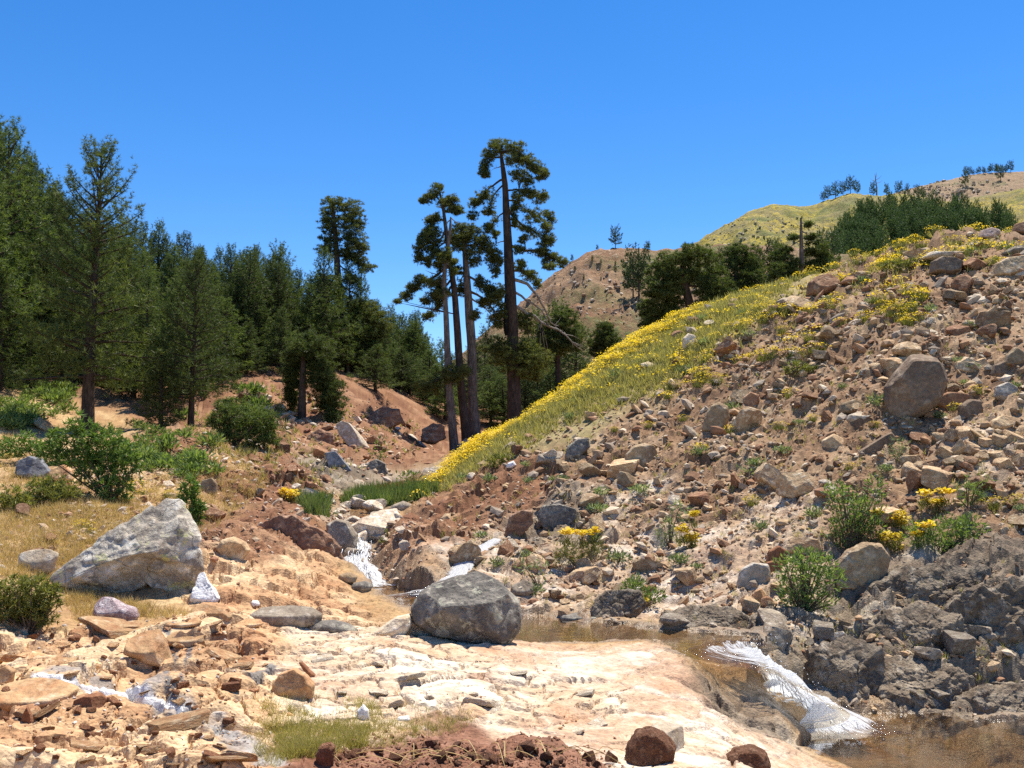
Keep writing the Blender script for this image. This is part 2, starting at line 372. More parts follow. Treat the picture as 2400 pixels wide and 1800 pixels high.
# ---------------------------------------------------------------- what the ground is made of
ZN = ['cream', 'orange', 'redsoil', 'scree', 'grey', 'straw', 'meadow', 'dirt', 'pink', 'bed', 'palescree']
ZPT = {
 'cream': [(700,1480),(800,1540),(900,1520),(1000,1560),(1100,1600),(950,1640),(1150,1560),(800,1620),(850,1590),(1250,1640),(1050,1530),(700,1560),(1400,1640),(1300,1600),(780,1690),(1500,1780),(1650,1730),(1750,1770)],
 'orange': [(50,1500),(200,1530),(350,1500),(450,1550),(100,1600),(250,1650),(400,1650),(550,1600),(500,1480),(100,1700),(300,1740),(450,1720),(50,1780),(250,1790),(600,1520),(620,1600),(560,1440),(640,1440),(640,1350),(560,1340),(740,1390),(520,1370),(700,1330)],
 'pink': [(1350,1560),(1450,1580),(1550,1600),(1600,1660),(1500,1690),(1400,1720),(1300,1700),(1550,1540),(1700,1750),(1800,1780),(1250,1530),(1450,1540),(1250,1590),(1600,1710)],
 'grey': [(2000,1560),(2100,1550),(2200,1500),(2300,1450),(2380,1500),(2300,1600),(2150,1620),(1900,1560),(1950,1480),(2100,1450),(2250,1380),(2380,1400),(1750,1640),(1720,1600),(2380,1330),(1800,1470),(2500,1500),(2700,1500),(770,1100),(800,1130),(1350,1230),(1250,1240)],
 'scree': [(1500,1100),(1700,1000),(1800,900),(1900,800),(2000,900),(2100,700),(2200,780),(2300,700),(2350,950),(2200,900),(1800,1050),(2000,1180),(2250,1150),(2350,1200),(1650,1150),(1500,1200),(1900,1050),(1650,900),(2700,1000),(2700,700),(2050,760),(1750,860),(1600,1030),(2300,880),(2100,1100),(2000,640),(2100,610),(2200,590),(2300,570),(1950,700),(2250,650),(1850,740),(1450,1040),(1350,1080),(2600,850)],
 'redsoil': [(600,1050),(650,1100),(700,1160),(500,1130),(580,1160),(800,950),(850,930),(900,1000),(960,1040),(750,1010),(650,930),(550,900),(450,1050),(640,1000),(1150,1130),(1100,1180),(1050,1230),(1200,1150),(1250,1120),(950,930),(350,990),(250,860),(100,850),(300,800),(-300,800),(600,830),(900,900),(1100,960),(1000,960),(1150,1000),(600,1250),(520,1230),(460,1220),(540,1290),(620,1300),(480,1090),(560,1040)],
 'palescree': [(1400,1320),(1500,1300),(1600,1320),(1750,1300),(1600,1400),(1450,1400),(1750,1420),(1900,1450),(1300,1300),(1200,1290),(1150,1310),(1300,1380),(1500,1150),(1450,1190),(1850,1240),(2300,1060)],
 'straw': [(50,1300),(150,1250),(100,1200),(200,1180),(50,1400),(250,1430),(350,1440),(150,1330),(400,1150),(300,1200),(50,1120),(200,1090),(100,1030),(300,1000),(450,1180),(420,1090),(20,950),(-300,1200),(-300,1000),(520,1080),(350,1120),(180,1440)],
 'meadow': [(1150,1040),(1250,1000),(1350,940),(1300,980),(1450,900),(1550,830),(1400,880),(1100,1080),(1500,850),(1650,750),(1750,712),(1680,770),(1850,672),(1200,1020),(1350,1010)],
 'dirt': [(800,1790),(900,1780),(1000,1770),(1100,1760),(1200,1770),(1300,1780),(1400,1790),(1200,1795)],
 'bed': [(1000,1410),(950,1395),(1300,1480),(1400,1490),(1500,1490),(1650,1510),(2100,1720),(2300,1740),(2000,1760),(2200,1780),(880,1380),(850,1180)],
}
zp = []; zi = []
for n, L in ZPT.items():
    for u, v in L:
        p = hit(u, v); zp.append(p[:2]); zi.append(ZN.index(n))
zp = np.array(zp); zi = np.array(zi); zw = warp(zp[:, 0], zp[:, 1])
def zone_fn(x, y):
    wx = x + .35 * fbm2(x * .9, y * .9, 3, 3) * np.minimum(1, np.hypot(x, y) / 8); wy = y + .8 * fbm2(x * .8, y * .8, 9, 3) * np.minimum(1, np.hypot(x, y) / 8)
    W = warp(wx, wy).reshape(-1, 2); o = np.zeros((len(W), len(ZN)), np.float32)
    for a in range(0, len(W), 20000):
        b = W[a:a + 20000]; d2 = ((b[:, None] - zw[None]) ** 2).sum(-1); k = 1 / (d2 + 2e-4) ** 2.6
        for z in range(len(ZN)): o[a:a + 20000, z] = k[:, zi == z].sum(1)
    o /= o.sum(1, keepdims=True)
    return o.reshape(*x.shape, len(ZN))
ZW = coarse(zone_fn, 4, 3)
#            cream orange redsoil scree grey straw meadow dirt pink bed  palescree
A_BIG  = np.array([.045, .17, .18, .08, .20, .05, .04, .00, .025, .05, .12])   # blocks ~0.9 m
A_MID  = np.array([.024, .08, .11, .120, .13, .02, .015, .03, .012, .04, .09])  # blocks ~0.33 m
A_SML  = np.array([.010, .014, .04, .055, .05, .008, .008, .035, .005, .02, .035]) # ~0.12 m
A_LED  = np.array([.05, .16, .30, .24, .32, .06, .03, .0, .04, .0, .30])   # ledges ~2.3 m
A_FBM  = np.array([.06, .06, .12, .14, .16, .10, .08, .10, .05, .05, .12])
A_CRK  = np.array([.07, .10, .02, .02, .06, .0, .0, .0, .02, .02, .03])
def zsum(A): return (ZW * A.astype(np.float32)).sum(-1)
far = np.clip(rr / 14, 1, 6) ** .35                     # distant ground keeps relief large enough to read
sx = GX + .22 * perlin2(GX * 1.3, GY * 1.3, 41) + .05 * perlin2(GX * 6, GY * 6, 47); sy = GY + .22 * perlin2(GX * 1.3, GY * 1.3, 43) + .05 * perlin2(GX * 6, GY * 6, 48)
# the bedrock is bedded: blocks are longer along the strike than across it
ca, sa = math.cos(.5), math.sin(.5); bx_ = (sx * ca + sy * sa) * .75; by_ = (-sx * sa + sy * ca) * 1.35
fL, eL, iL = facets(bx_ / 2.3, by_ / 2.3, 12, 1.1); fL = fL * (.15 + .85 * smooth(0, .25, eL))
fB, eB, iB = facets(bx_ / .9 , by_ / .9, 11, .9)
fM, eM, iM = facets(bx_ / .33, by_ / .33, 22, .9)
fS, eS, iS = facets(sx / .12, sy / .12, 33, .9)
nf = fbm2(GX * .55, GY * .55, 5, 4); nf2 = fbm2(GX * 3.1, GY * 3.1, 6, 4)
fade = smooth(90, 40, rr) * .85 + .15
GZ0 = GZ.copy()
fB = fB * (.25 + .75 * smooth(0, .30, eB)); fM = fM * (.2 + .8 * smooth(0, .30, eM)); fS = fS * (.2 + .8 * smooth(0, .3, eS))
det = zsum(A_LED) * fL * far + zsum(A_BIG) * fB * far + zsum(A_MID) * fM * np.minimum(far, 2) * smooth(60, 25, rr) + zsum(A_SML) * fS * smooth(30, 14, rr)
det += zsum(A_FBM) * (nf * 1.6 * far + nf2 * .35)
det -= zsum(A_CRK) * (smooth(.07, .0, eB) * 1.0 + smooth(.10, .0, eM) * .5)
GZ = GZ + det * fade

# ---------------------------------------------------------------- water: pools and channels cut into the ground
POOL_LO, POOL_UP = 0.0, 0.85
def on_level(u, v, z):
    r = ray(u, v); k = (z - EYE) / r[2]; return np.array([r[0] * k, r[1] * k])
up_poly = np.array([on_level(u, v, POOL_UP) for u, v in [(800,1368),(850,1372),(900,1366),(1000,1385),(1120,1420),(1230,1440),(1330,1446),(1450,1462),(1560,1474),(1680,1482),(1770,1490),(1800,1515),(1745,1545),(1690,1552),(1640,1540),(1560,1520),(1460,1512),(1340,1514),(1240,1516),(1150,1512),(1060,1490),(980,1462),(930,1445),(900,1428),(850,1405),(790,1385)]])
lo_poly = np.array([on_level(u, v, POOL_LO) for u, v in [(1838,1718),(1900,1698),(1975,1672),(2060,1666),(2180,1672),(2290,1690),(2420,1684),(2700,1690),(2900,1800),(2900,2100),(2300,2050),(2080,1870),(2030,1800),(1960,1770),(1880,1752),(1800,1735)]])
def sdist(P, x, y):
    """signed distance to a polygon, positive inside"""
    d = np.full(x.shape, 1e9); ins = np.zeros(x.shape, bool); n = len(P)
    for i in range(n):
        a, b = P[i], P[(i + 1) % n]; e = b - a; wx = x - a[0]; wy = y - a[1]
        t = np.clip((wx * e[0] + wy * e[1]) / (e @ e), 0, 1); d = np.minimum(d, (wx - e[0] * t) ** 2 + (wy - e[1] * t) ** 2)
        c = ((a[1] > y) != (b[1] > y)) & (x < (b[0] - a[0]) * (y - a[1]) / (b[1] - a[1] + 1e-12) + a[0]); ins ^= c
    return np.where(ins, 1, -1) * np.sqrt(d)
sub = (rr < 26)
WET = np.zeros_like(GZ)
edge_n = .10 * fbm2(GX * 2.2, GY * 2.2, 71, 4) + .03 * fB
for P, lev, dep in ((up_poly, POOL_UP, .16), (lo_poly, POOL_LO, .34)):
    s = np.full(GZ.shape, -9.); s[sub] = sdist(P, GX[sub], GY[sub]); s = s + edge_n * 1.3
    bed = lev - .015 - dep * smooth(0, .9, s) + det * .5 + .02 * fM
    k = smooth(-.02, .10, s); GZ = GZ * (1 - k) + np.minimum(GZ, bed) * k
    rim = lev + .035 + .12 * smooth(0, .5, -s) + .03 * fM
    k2 = smooth(-.55, -.03, s) * (s < 0); GZ = np.where(s < 0, GZ * (1 - k2) + np.maximum(GZ, rim) * k2, GZ)
    if lev == POOL_LO: GZ = np.where((s < 0) & (s > -1.2), np.minimum(GZ, lev + .03 + 1.0 * -s + det * .8), GZ)     # the shore slopes into the pool
    WET = np.maximum(WET, smooth(-.30, .02, s + edge_n))
# channel polylines (world x, y, bed z, half width)
def W3(u, v, d): return world_at(u, v, d)
fall_lo = np.array([[*on_level(1690, 1530, POOL_UP), .85], [*on_level(1745, 1550, .83), .83], [*on_level(1812, 1592, .62), .62], [*on_level(1856, 1640, .36), .36], [*on_level(1898, 1690, .08), .08], [*on_level(1935, 1712, .0), .0], [*on_level(1985, 1735, .0), .0]])
fall_up = np.array([W3(850, 1232, 22.6), W3(835, 1262, 21.4), W3(842, 1300, 20.6), W3(836, 1322, 20.1), W3(850, 1352, 19.6), [*on_level(880, 1376, .86), .86]])
rill = np.array([W3(1165, 1268, 20.6), W3(1110, 1300, 19.5), W3(1085, 1330, 18.9), W3(1060, 1362, 18.2), W3(1020, 1385, 17.6), W3(960, 1392, 17.3), [*on_level(905, 1396, .86), .86]])
brook = np.array([W3(1010, 1104, 38), W3(960, 1128, 33), W3(900, 1158, 28.5), W3(860, 1185, 25.8), W3(850, 1215, 23.6), W3(850, 1232, 22.6)])
def carve(P, hw, depth, bank=.5, slope=.55):
    global GZ, WET
    Q = bend(P, 60); lo = Q[:, :2].min(0) - 3; hi = Q[:, :2].max(0) + 3
    m = (GX > lo[0]) & (GX < hi[0]) & (GY > lo[1]) & (GY < hi[1]); x, y = GX[m], GY[m]
    d2 = (x[:, None] - Q[None, :, 0]) ** 2 + (y[:, None] - Q[None, :, 1]) ** 2; i = d2.argmin(1); d = np.sqrt(d2[np.arange(len(i)), i]) + edge_n[m] * .8
    q = smooth(0, 1, np.linspace(0, 1, 60)) * 0 + 1
    target = Q[i, 2] - depth * smooth(hw * 1.1, 0, d) + .05 * fM[m] + .03 * fS[m] + slope * np.maximum(d - hw, 0)
    k = smooth(hw + bank, hw * .9, d); g = GZ[m]; GZ[m] = g * (1 - k) + np.minimum(g, target) * k
    k3 = smooth(hw + .25, hw, d); GZ[m] = np.maximum(GZ[m], (Q[i, 2] - depth - .06) * k3 + GZ[m] * (1 - k3))
    WET[m] = np.maximum(WET[m], smooth(hw + .30, hw * .9, d))
_sky[0] = None; carve(fall_lo, .62, .16, 1.5, .30); carve(fall_up, .36, .12, .8); carve(rill, .22, .06, .5); carve(brook, .7, .10, 1.2); GZ = GZ.copy()
# frost and water have rounded the slab's edge beside the fall
m_ = (GX > 2.2) & (GX < 4.6) & (GY > 9.8) & (GY < 12.9); r0_, r1_ = np.where(m_.any(1))[0][[0, -1]]; c0_, c1_ = np.where(m_.any(0))[0][[0, -1]]
B_ = GZ[r0_ - 16:r1_ + 17, c0_ - 24:c1_ + 25]; kr = np.hanning(33); kr /= kr.sum(); kc = np.hanning(49); kc /= kc.sum()
B_ = np.apply_along_axis(lambda v: np.convolve(v, kr, 'valid'), 0, B_); B_ = np.apply_along_axis(lambda v: np.convolve(v, kc, 'valid'), 1, B_)
w_ = smooth(0, .5, np.minimum(np.minimum(GX - 2.2, 4.6 - GX), np.minimum(GY - 9.8, 12.9 - GY)))[r0_:r1_ + 1, c0_:c1_ + 1]; g_ = GZ[r0_:r1_ + 1, c0_:c1_ + 1]
GZ[r0_:r1_ + 1, c0_:c1_ + 1] = g_ * (1 - w_) + np.minimum(g_, B_ + det[r0_:r1_ + 1, c0_:c1_ + 1] * .35) * w_; GZ = GZ.copy()

# ---------------------------------------------------------------- ground colour
ZC = np.array([(.560,.420,.285), (.560,.365,.195), (.225,.108,.052), (.275,.166,.090), (.225,.172,.115), (.385,.245,.115), (.310,.245,.110), (.215,.098,.055), (.505,.345,.222), (.400,.255,.120), (.430,.310,.200)])
ZD = np.array([(.500,.345,.205), (.340,.160,.070), (.200,.088,.045), (.165,.088,.046), (.150,.112,.078), (.290,.160,.075), (.250,.170,.080), (.160,.070,.040), (.430,.270,.175), (.330,.170,.060), (.330,.225,.155)])
ZL = np.array([(.780,.690,.540), (.700,.540,.340), (.400,.235,.130), (.430,.305,.185), (.400,.345,.265), (.560,.420,.230), (.390,.310,.140), (.300,.160,.100), (.660,.540,.440), (.400,.260,.120), (.620,.540,.450)])
pick = np.clip(.5 + .55 * fbm2(GX * .8 + 31, GY * .8, 77, 4) + .38 * (iB - .5) + .30 * (iM - .5) + .25 * (iS - .5) * smooth(30, 12, rr), 0, 1)[..., None]
Wn = ZW ** 1.5; Wn /= Wn.sum(-1, keepdims=True)
cM, cDk, cLt = Wn @ ZC.astype(np.float32), Wn @ ZD.astype(np.float32), Wn @ ZL.astype(np.float32)
colr = np.where(pick < .5, cDk + (cM - cDk) * (pick * 2), cM + (cLt - cM) * (pick * 2 - 1))
# rust stains and grey mineral bands in the bedrock, quartz vein across the orange rock
st = smooth(.18, .42, fbm2(GX * 1.7, GY * 1.7 + 9, 88, 4)) * (ZW[..., 0] * .55 + ZW[..., 1] * .5 + ZW[..., 8] * .6)
colr = colr * (1 - st[..., None] * .75) + np.array([.46, .235, .12]) * st[..., None] * .75
ws = smooth(.20, .45, fbm2(GX * 2.3 + 5, GY * 2.3, 99, 4)) * (ZW[..., 0] * .8 + ZW[..., 8] * .5 + ZW[..., 10] * .5)
colr = colr * (1 - ws[..., None] * .7) + np.array([.80, .70, .54]) * ws[..., None] * .7
def band(pts, hw, c, amt, edge=.5, seed=0):
    global colr
    Q = bend(np.array([hit(u, v) for u, v in pts]), 80); m = (GY < 26) & (GX > Q[:, 0].min() - 1) & (GX < Q[:, 0].max() + 1) & (GY > Q[:, 1].min() - 1) & (GY < Q[:, 1].max() + 1)
    x, y = GX[m], GY[m]; d = np.sqrt(((x[:, None] - Q[None, :, 0]) ** 2 + (y[:, None] - Q[None, :, 1]) ** 2).min(1)) + hw * 1.3 * fbm2(x * 5, y * 5, seed, 4)
    k = (smooth(hw, hw * (1 - edge), d) * amt)[:, None]; colr[m] = colr[m] * (1 - k) + np.array(c) * k
GREYV = (.15, .15, .15)
band([(150,1570),(260,1610),(380,1660),(440,1690),(560,1740),(620,1790)], .16, (.24,.235,.23), .75, .8, 1)
band([(390,1470),(405,1530),(410,1570),(395,1620),(440,1680)], .045, GREYV, .9, .6, 2)
band([(450,1490),(440,1540),(425,1590)], .035, GREYV, .85, .6, 3)
band([(640,1560),(590,1590)], .09, GREYV, .85, .6, 4)
band([(80,1582),(150,1600),(210,1612),(300,1632),(380,1655),(425,1668)], .045, (.85,.84,.82), 1.0, .5, 5)
band([(440,1650),(520,1710),(600,1760),(650,1795)], .12, (.42,.41,.39), .7, .8, 6)
# streamside: wet brown and ochre algae
wet = WET[..., None]
och = smooth(-.05, .3, fbm2(GX * 2.6, GY * 2.6, 55, 4))[..., None]
wc = np.array([.200, .142, .088]) * (1 - och * .75) + np.array([.31, .200, .098]) * och * .75
colr = colr * (1 - wet * .86) + wc * wet * .86
cols = np.concatenate([np.clip(colr, .01, .9), 1 - .8 * wet], -1).reshape(-1, 4)
i0 = np.arange(NR - 1)[:, None] * NT + np.arange(NT - 1)[None]
quads = np.stack([i0, i0 + 1, i0 + NT + 1, i0 + NT], -1).reshape(-1, 4)
M_GROUND = mat_ground('rocky_ground')
V = np.stack([GX, GY, GZ], -1).reshape(-1, 3)
ground = link('ground', mesh_from('ground', V, quads, M_GROUND, False, cols)); ground['kind'] = 'structure'

# ---------------------------------------------------------------- far hills
def mat_hill(name, base, dark, light, flower=None, green=None):
    m, nt, out = newmat(name); co = coords(nt)
    n1 = noise(nt, co, .06, 8, .62); n2 = noise(nt, co, .9, 8, .75); n3 = noise(nt, co, .035, 6, .55, .5)
    c = mix(nt, ramp(nt, n1, [(.38, 0), (.62, 1)]), base, dark)
    c = mix(nt, ramp(nt, n2, [(.56, 0), (.66, 1)]), c, light)
    if green: c = mix(nt, math_(nt, 'MULTIPLY', ramp(nt, n3, [(.50, 0), (.60, 1)]), ramp(nt, n2, [(.40, 0), (.55, .9)])), c, green)
    if flower:
        n4 = noise(nt, co, .05, 7, .7); n5 = noise(nt, co, .45, 6, .75)
        c = mix(nt, math_(nt, 'MULTIPLY', ramp(nt, n4, [(.42, 0), (.56, 1)]), ramp(nt, n5, [(.44, 0), (.56, .8)])), c, flower)
    c = mix(nt, 1.0, c, ramp(nt, noise(nt, co, .35, 8, .8), [(.25, .6), (.5, 1.), (.75, 1.3)]), 'MULTIPLY')
    principled(nt, out, c, .97, .1, bump(nt, math_(nt, 'ADD', n2, math_(nt, 'MULTIPLY', n1, 2)), .8, 1.2)); return m
HILLS = []
def hill(name, prof, d, front, zfront, back, mat, seed, rough=1.0, nth=260, nr=150):
    """prof: skyline pixels; the crest lies at forward distance d, the face falls to zfront at distance front"""
    us = np.array([p[0] for p in prof], float); dd = np.array([p[2] if len(p) > 2 else d for p in prof], float)
    th = np.arctan((us - UC) / FPX / CP); zc = np.array([world_at(p[0], p[1], q)[2] for p, q in zip(prof, dd)])
    T = np.linspace(th[0], th[-1], nth); ZC_ = np.interp(T, th, zc); D = np.interp(T, th, dd)
    k = np.hanning(9); k /= k.sum(); ZC_ = np.convolve(np.pad(ZC_, 4, 'edge'), k, 'valid')
    s = np.r_[np.linspace(0, 1, nr), 1 + np.linspace(.03, 1, 24)]
    tt, ss = np.meshgrid(T, s); dist = np.where(ss <= 1, front + (D[None] - front) * ss, D[None] + (ss - 1) * back)
    p = np.clip(ss, 0, 1); prof_z = zfront + (ZC_[None] - zfront) * (p ** .92 * .9 + .1 * smooth(0, 1, p)); prof_z = np.where(ss > 1, ZC_[None] - (ss - 1) ** 1.3 * .75 * (ZC_[None] - zfront), prof_z)
    X = np.tan(tt) * dist; Y = dist
    n = fbm2(X * .02, Y * .02, seed, 5) * 8 + (np.abs(fbm2(X * .05, Y * .05, seed + 3, 4))) * -5 + fbm2(X * .25, Y * .25, seed + 9, 4) * 1.1 + fbm2(X * .9, Y * .9, seed + 12, 3) * 1.1
    e = smooth(0, .2, p) * (1 - .75 * smooth(.8, 1.0, p)); Z = prof_z + n * e * rough + fbm2(X * .4, Y * .4, seed + 4, 4) * .9 * rough
    nc = len(T); i0 = np.arange(len(s) - 1)[:, None] * nc + np.arange(nc - 1)[None]
    q = np.stack([i0, i0 + 1, i0 + nc + 1, i0 + nc], -1).reshape(-1, 4)
    o = link(name, mesh_from(name, np.stack([X, Y, Z], -1).reshape(-1, 3), q, mat, True)); o['kind'] = 'structure'
    HILLS.append((T, s, X, Y, Z)); return o
def hill_pt(hi, u, frac):
    T, s, X, Y, Z = HILLS[hi]; a = np.interp(math.atan((u - UC) / FPX / CP), T, np.arange(len(T))); j = int(min(max(a, 0), len(T) - 2)); f = min(max(a - j, 0), 1)
    i = int(np.clip(np.searchsorted(s, frac), 0, len(s) - 1)); g = lambda G: G[i, j] * (1 - f) + G[i, j + 1] * f
    return np.array([g(X), g(Y), g(Z)])
def hill_hit(hi, u, v):
    """point of the hill's face seen at pixel (u, v)"""
    T, s, X, Y, Z = HILLS[hi]; best = None
    a = int(np.clip(np.interp(math.atan((u - UC) / FPX / CP), T, np.arange(len(T))), 0, len(T) - 1)); r = ray(u, v)
    zr = EYE + r[2] / r[1] * Y[:, a]; b = Z[:, a] >= zr; i = int(np.argmax(b)) if b.any() else int(np.argmax(s >= 1))
    return np.array([X[i, a], Y[i, a], Z[i, a]])
M_HA = mat_hill('brown_hillside', (.330, .215, .130), (.250, .140, .080), (.480, .390, .300), None, (.120, .150, .050))
M_HB = mat_hill('flowered_hillside', (.270, .225, .110), (.200, .175, .080), (.380, .330, .230), (.470, .360, .055), (.160, .185, .060))
M_HC = mat_hill('distant_hillside', (.330, .230, .150), (.260, .180, .110), (.430, .350, .270), None, (.170, .170, .080))
M_HD = mat_hill('wooded_hillside', (.060, .085, .035), (.050, .065, .030), (.090, .105, .050))
hill('hillside', [(900,930),(1050,850),(1120,790),(1170,748),(1240,694),(1300,640),(1390,592),(1450,588),(1560,580),(1640,572),(1800,572),(2000,590),(2300,620),(2900,650)], 210, 110, 8.0, 60, M_HA, 100)
hill('hillside', [(1450,700),(1560,640),(1640,576),(1700,535),(1760,496),(1830,476),(1900,484),(1960,470),(2010,455),(2080,462),(2130,455),(2250,470),(2350,455),(2450,440),(2900,430)], 430, 225, 44.0, 120, M_HB, 200)
hill('hillside', [(1800,560),(1950,500),(2050,470),(2130,450),(2220,424),(2300,408),(2400,402),(2600,385),(2900,400)], 680, 440, 95.0, 160, M_HC, 300)
hill('hillside', [(-1100,640),(-300,560),(300,700),(700,850),(900,920),(1000,980)], 220, 145, 6.0, 60, M_HD, 400, .6)
# far valley floor joining the hills
fx = np.linspace(-900, 1100, 60); fy = np.linspace(120, 1500, 50); fxx, fyy = np.meshgrid(fx, fy)
fz = 3 + 2 * fbm2(fxx * .02, fyy * .02, 7, 3); nc = 60; i0 = np.arange(49)[:, None] * nc + np.arange(59)[None]
o = link('terrain', mesh_from('terrain', np.stack([fxx, fyy, fz], -1).reshape(-1, 3), np.stack([i0, i0 + 1, i0 + nc + 1, i0 + nc], -1).reshape(-1, 4), M_HA, True)); o['kind'] = 'structure'

# ---------------------------------------------------------------- water
def mat_water(name, tint, scale, strength):
    m, nt, out = newmat(name); co = coords(nt)
    mp = nt.nodes.new('ShaderNodeMapping'); mp.inputs['Scale'].default_value = (1, 1.8, 1); nt.links.new(co, mp.inputs['Vector'])
    h = math_(nt, 'ADD', noise(nt, mp.outputs[0], scale, 4, .55, .6), math_(nt, 'MULTIPLY', noise(nt, mp.outputs[0], scale * 4, 3, .5), .35))
    nrm = bump(nt, h, strength, .03)
    g = N(nt, 'ShaderNodeBsdfGlossy', Roughness=.04); g.inputs['Color'].default_value = (1, 1, 1, 1); nt.links.new(nrm, g.inputs['Normal'])
    t = nt.nodes.new('ShaderNodeBsdfTransparent'); t.inputs['Color'].default_value = (*tint, 1)
    f = N(nt, 'ShaderNodeFresnel', IOR=1.15); nt.links.new(nrm, f.inputs['Normal'])
    ms = nt.nodes.new('ShaderNodeMixShader'); nt.links.new(math_(nt, 'MULTIPLY', f.outputs[0], .55), ms.inputs[0]); nt.links.new(t.outputs[0], ms.inputs[1]); nt.links.new(g.outputs[0], ms.inputs[2])
    nt.links.new(ms.outputs[0], out.inputs[0]); return m
M_WATER = mat_water('pool_water', (.84, .74, .58), 3, .10)
def pool(name, P, z):
    C = P.mean(0); bm = bmesh.new(); vs_ = [bm.verts.new((p[0], p[1], z)) for p in P]; bm.faces.new(vs_)
    me = bpy.data.meshes.new(name); bm.to_mesh(me); bm.free(); me.materials.append(M_WATER); o = link(name, me); o['kind'] = 'structure'; return o
def grow(P, k):
    C = P.mean(0); out = []
    n = len(P)
    for i in range(n):
        e = P[(i + 1) % n] - P[i - 1]; nn = np.array([e[1], -e[0]]); nn /= np.linalg.norm(nn); out.append(P[i] + nn * k)
    return np.array(out)
def area(P): return .5 * np.sum(P[:, 0] * np.roll(P[:, 1], -1) - np.roll(P[:, 0], -1) * P[:, 1])
pool('water', grow(up_poly, .14 * np.sign(area(up_poly))), POOL_UP)
pool('water', grow(lo_poly, .14 * np.sign(area(lo_poly))), POOL_LO)
# running water: a sheet that follows the channel, white where it tumbles
def mat_foam(name, cover):
    m, nt, out = newmat(name); co = coords(nt, 'UV')
    mp = nt.nodes.new('ShaderNodeMapping'); mp.inputs['Scale'].default_value = (7, 2.2, 1); nt.links.new(co, mp.inputs['Vector'])
    n = noise(nt, mp.outputs[0], 2.2, 7, .68, .5)
    a = vcol(nt); sp = nt.nodes.new('ShaderNodeSeparateColor'); nt.links.new(a.outputs['Color'], sp.inputs[0])
    fac = ramp(nt, math_(nt, 'ADD', n, math_(nt, 'SUBTRACT', sp.outputs[0], .5)), [(.52 - cover * .1, 0), (.66 - cover * .1, 1)])
    d = N(nt, 'ShaderNodeBsdfPrincipled', Roughness=.35); d.inputs['Base Color'].default_value = (.90, .92, .94, 1)
    nrm = bump(nt, n, .9, .05); nt.links.new(nrm, d.inputs['Normal'])
    tl = nt.nodes.new('ShaderNodeBsdfTranslucent'); tl.inputs['Color'].default_value = (.9, .93, .95, 1); md = nt.nodes.new('ShaderNodeMixShader'); md.inputs[0].default_value = .45
    nt.links.new(d.outputs[0], md.inputs[1]); nt.links.new(tl.outputs[0], md.inputs[2])
    t = nt.nodes.new('ShaderNodeBsdfTransparent'); t.inputs['Color'].default_value = (.85, .76, .62, 1)
    g = N(nt, 'ShaderNodeBsdfGlossy', Roughness=.06); nt.links.new(nrm, g.inputs['Normal'])
    w = nt.nodes.new('ShaderNodeMixShader'); w.inputs[0].default_value = .12; nt.links.new(t.outputs[0], w.inputs[1]); nt.links.new(g.outputs[0], w.inputs[2])
    ms = nt.nodes.new('ShaderNodeMixShader'); nt.links.new(fac, ms.inputs[0]); nt.links.new(w.outputs[0], ms.inputs[1]); nt.links.new(md.outputs[0], ms.inputs[2])
    nt.links.new(ms.outputs[0], out.inputs[0]); return m
M_FOAM = mat_foam('white_water', 1.0)
def cascade(name, P, hw, white, seed, n=140, m=34, lift=.035, lump=.06):
    """a sheet along P; hw and white are lists sampled along the length"""
    Q = bend(P, n); s = np.linspace(0, 1, n); w = np.interp(s, np.linspace(0, 1, len(hw)), hw); wh = np.interp(s, np.linspace(0, 1, len(white)), white)
    T = unit(np.gradient(Q[:, :2], axis=0)); side = np.stack([T[:, 1], -T[:, 0]], -1)
    a = np.linspace(-1, 1, m); wob = .12 * np.sin(s * 19 + seed)[:, None]
    XY = Q[:, None, :2] + side[:, None] * ((a[None, :, None] + wob[..., None]) * w[:, None, None])
    L = np.r_[0, np.cumsum(np.linalg.norm(np.diff(Q, axis=0), axis=1))]
    lum = fbm2(a[None] * 3.1 + L[:, None] * .4 + seed, L[:, None] * 5.5 - np.abs(a)[None] * .8, seed, 4)
    taper = (1 - smooth(.72, 1.0, s) * .9)[:, None]; z = Q[:, None, 2] + lift * taper + (.55 * lum + .2) * lump * wh[:, None] * taper * (1 - a[None] ** 2) - .07 * taper * a[None] ** 2
    V = np.concatenate([XY, z[..., None]], -1).reshape(-1, 3)
    i0 = np.arange(n - 1)[:, None] * m + np.arange(m - 1)[None]; q = np.stack([i0, i0 + 1, i0 + m + 1, i0 + m], -1).reshape(-1, 4)
    c = (wh[:, None] * (1 - np.abs(a)[None] ** 3 * .8) * .85 + .25 * lum); c = np.repeat(np.clip(c, 0, 1).reshape(-1, 1), 3, 1)
    me = mesh_from(name, V, q, M_FOAM, True, c); uv = me.uv_layers.new(name='UVMap')
    u = np.stack([np.broadcast_to(a[None], (n, m)) * w.mean() * 2, np.broadcast_to(L[:, None], (n, m))], -1).reshape(-1, 2)[q.ravel()]
    uv.data.foreach_set('uv', u.astype(np.float32).ravel()); o = link(name, me); o['kind'] = 'structure'; return o
cascade('waterfall', fall_lo, [.60, .60, .62, .68, .80, .88, .90], [.10, .6, 1.0, 1.0, 1.0, .95, .15], 4, 200, 60, .15, .28)
cascade('waterfall', fall_up, [.30, .22, .26, .34, .55, .70], [.3, .55, .7, .95, 1.0, .6], 9, 120, 30, .05, .14)
cascade('stream', rill, [.20, .24, .26, .32, .36, .40, .44], [.7, .85, .9, .8, .7, .6, .5], 14, 120, 20, .05, .07)
cascade('stream', brook, [.5, .5, .5, .45, .4, .3], [.45, .4, .15, .1, .2, .3], 19, 120, 20, .02, .04)

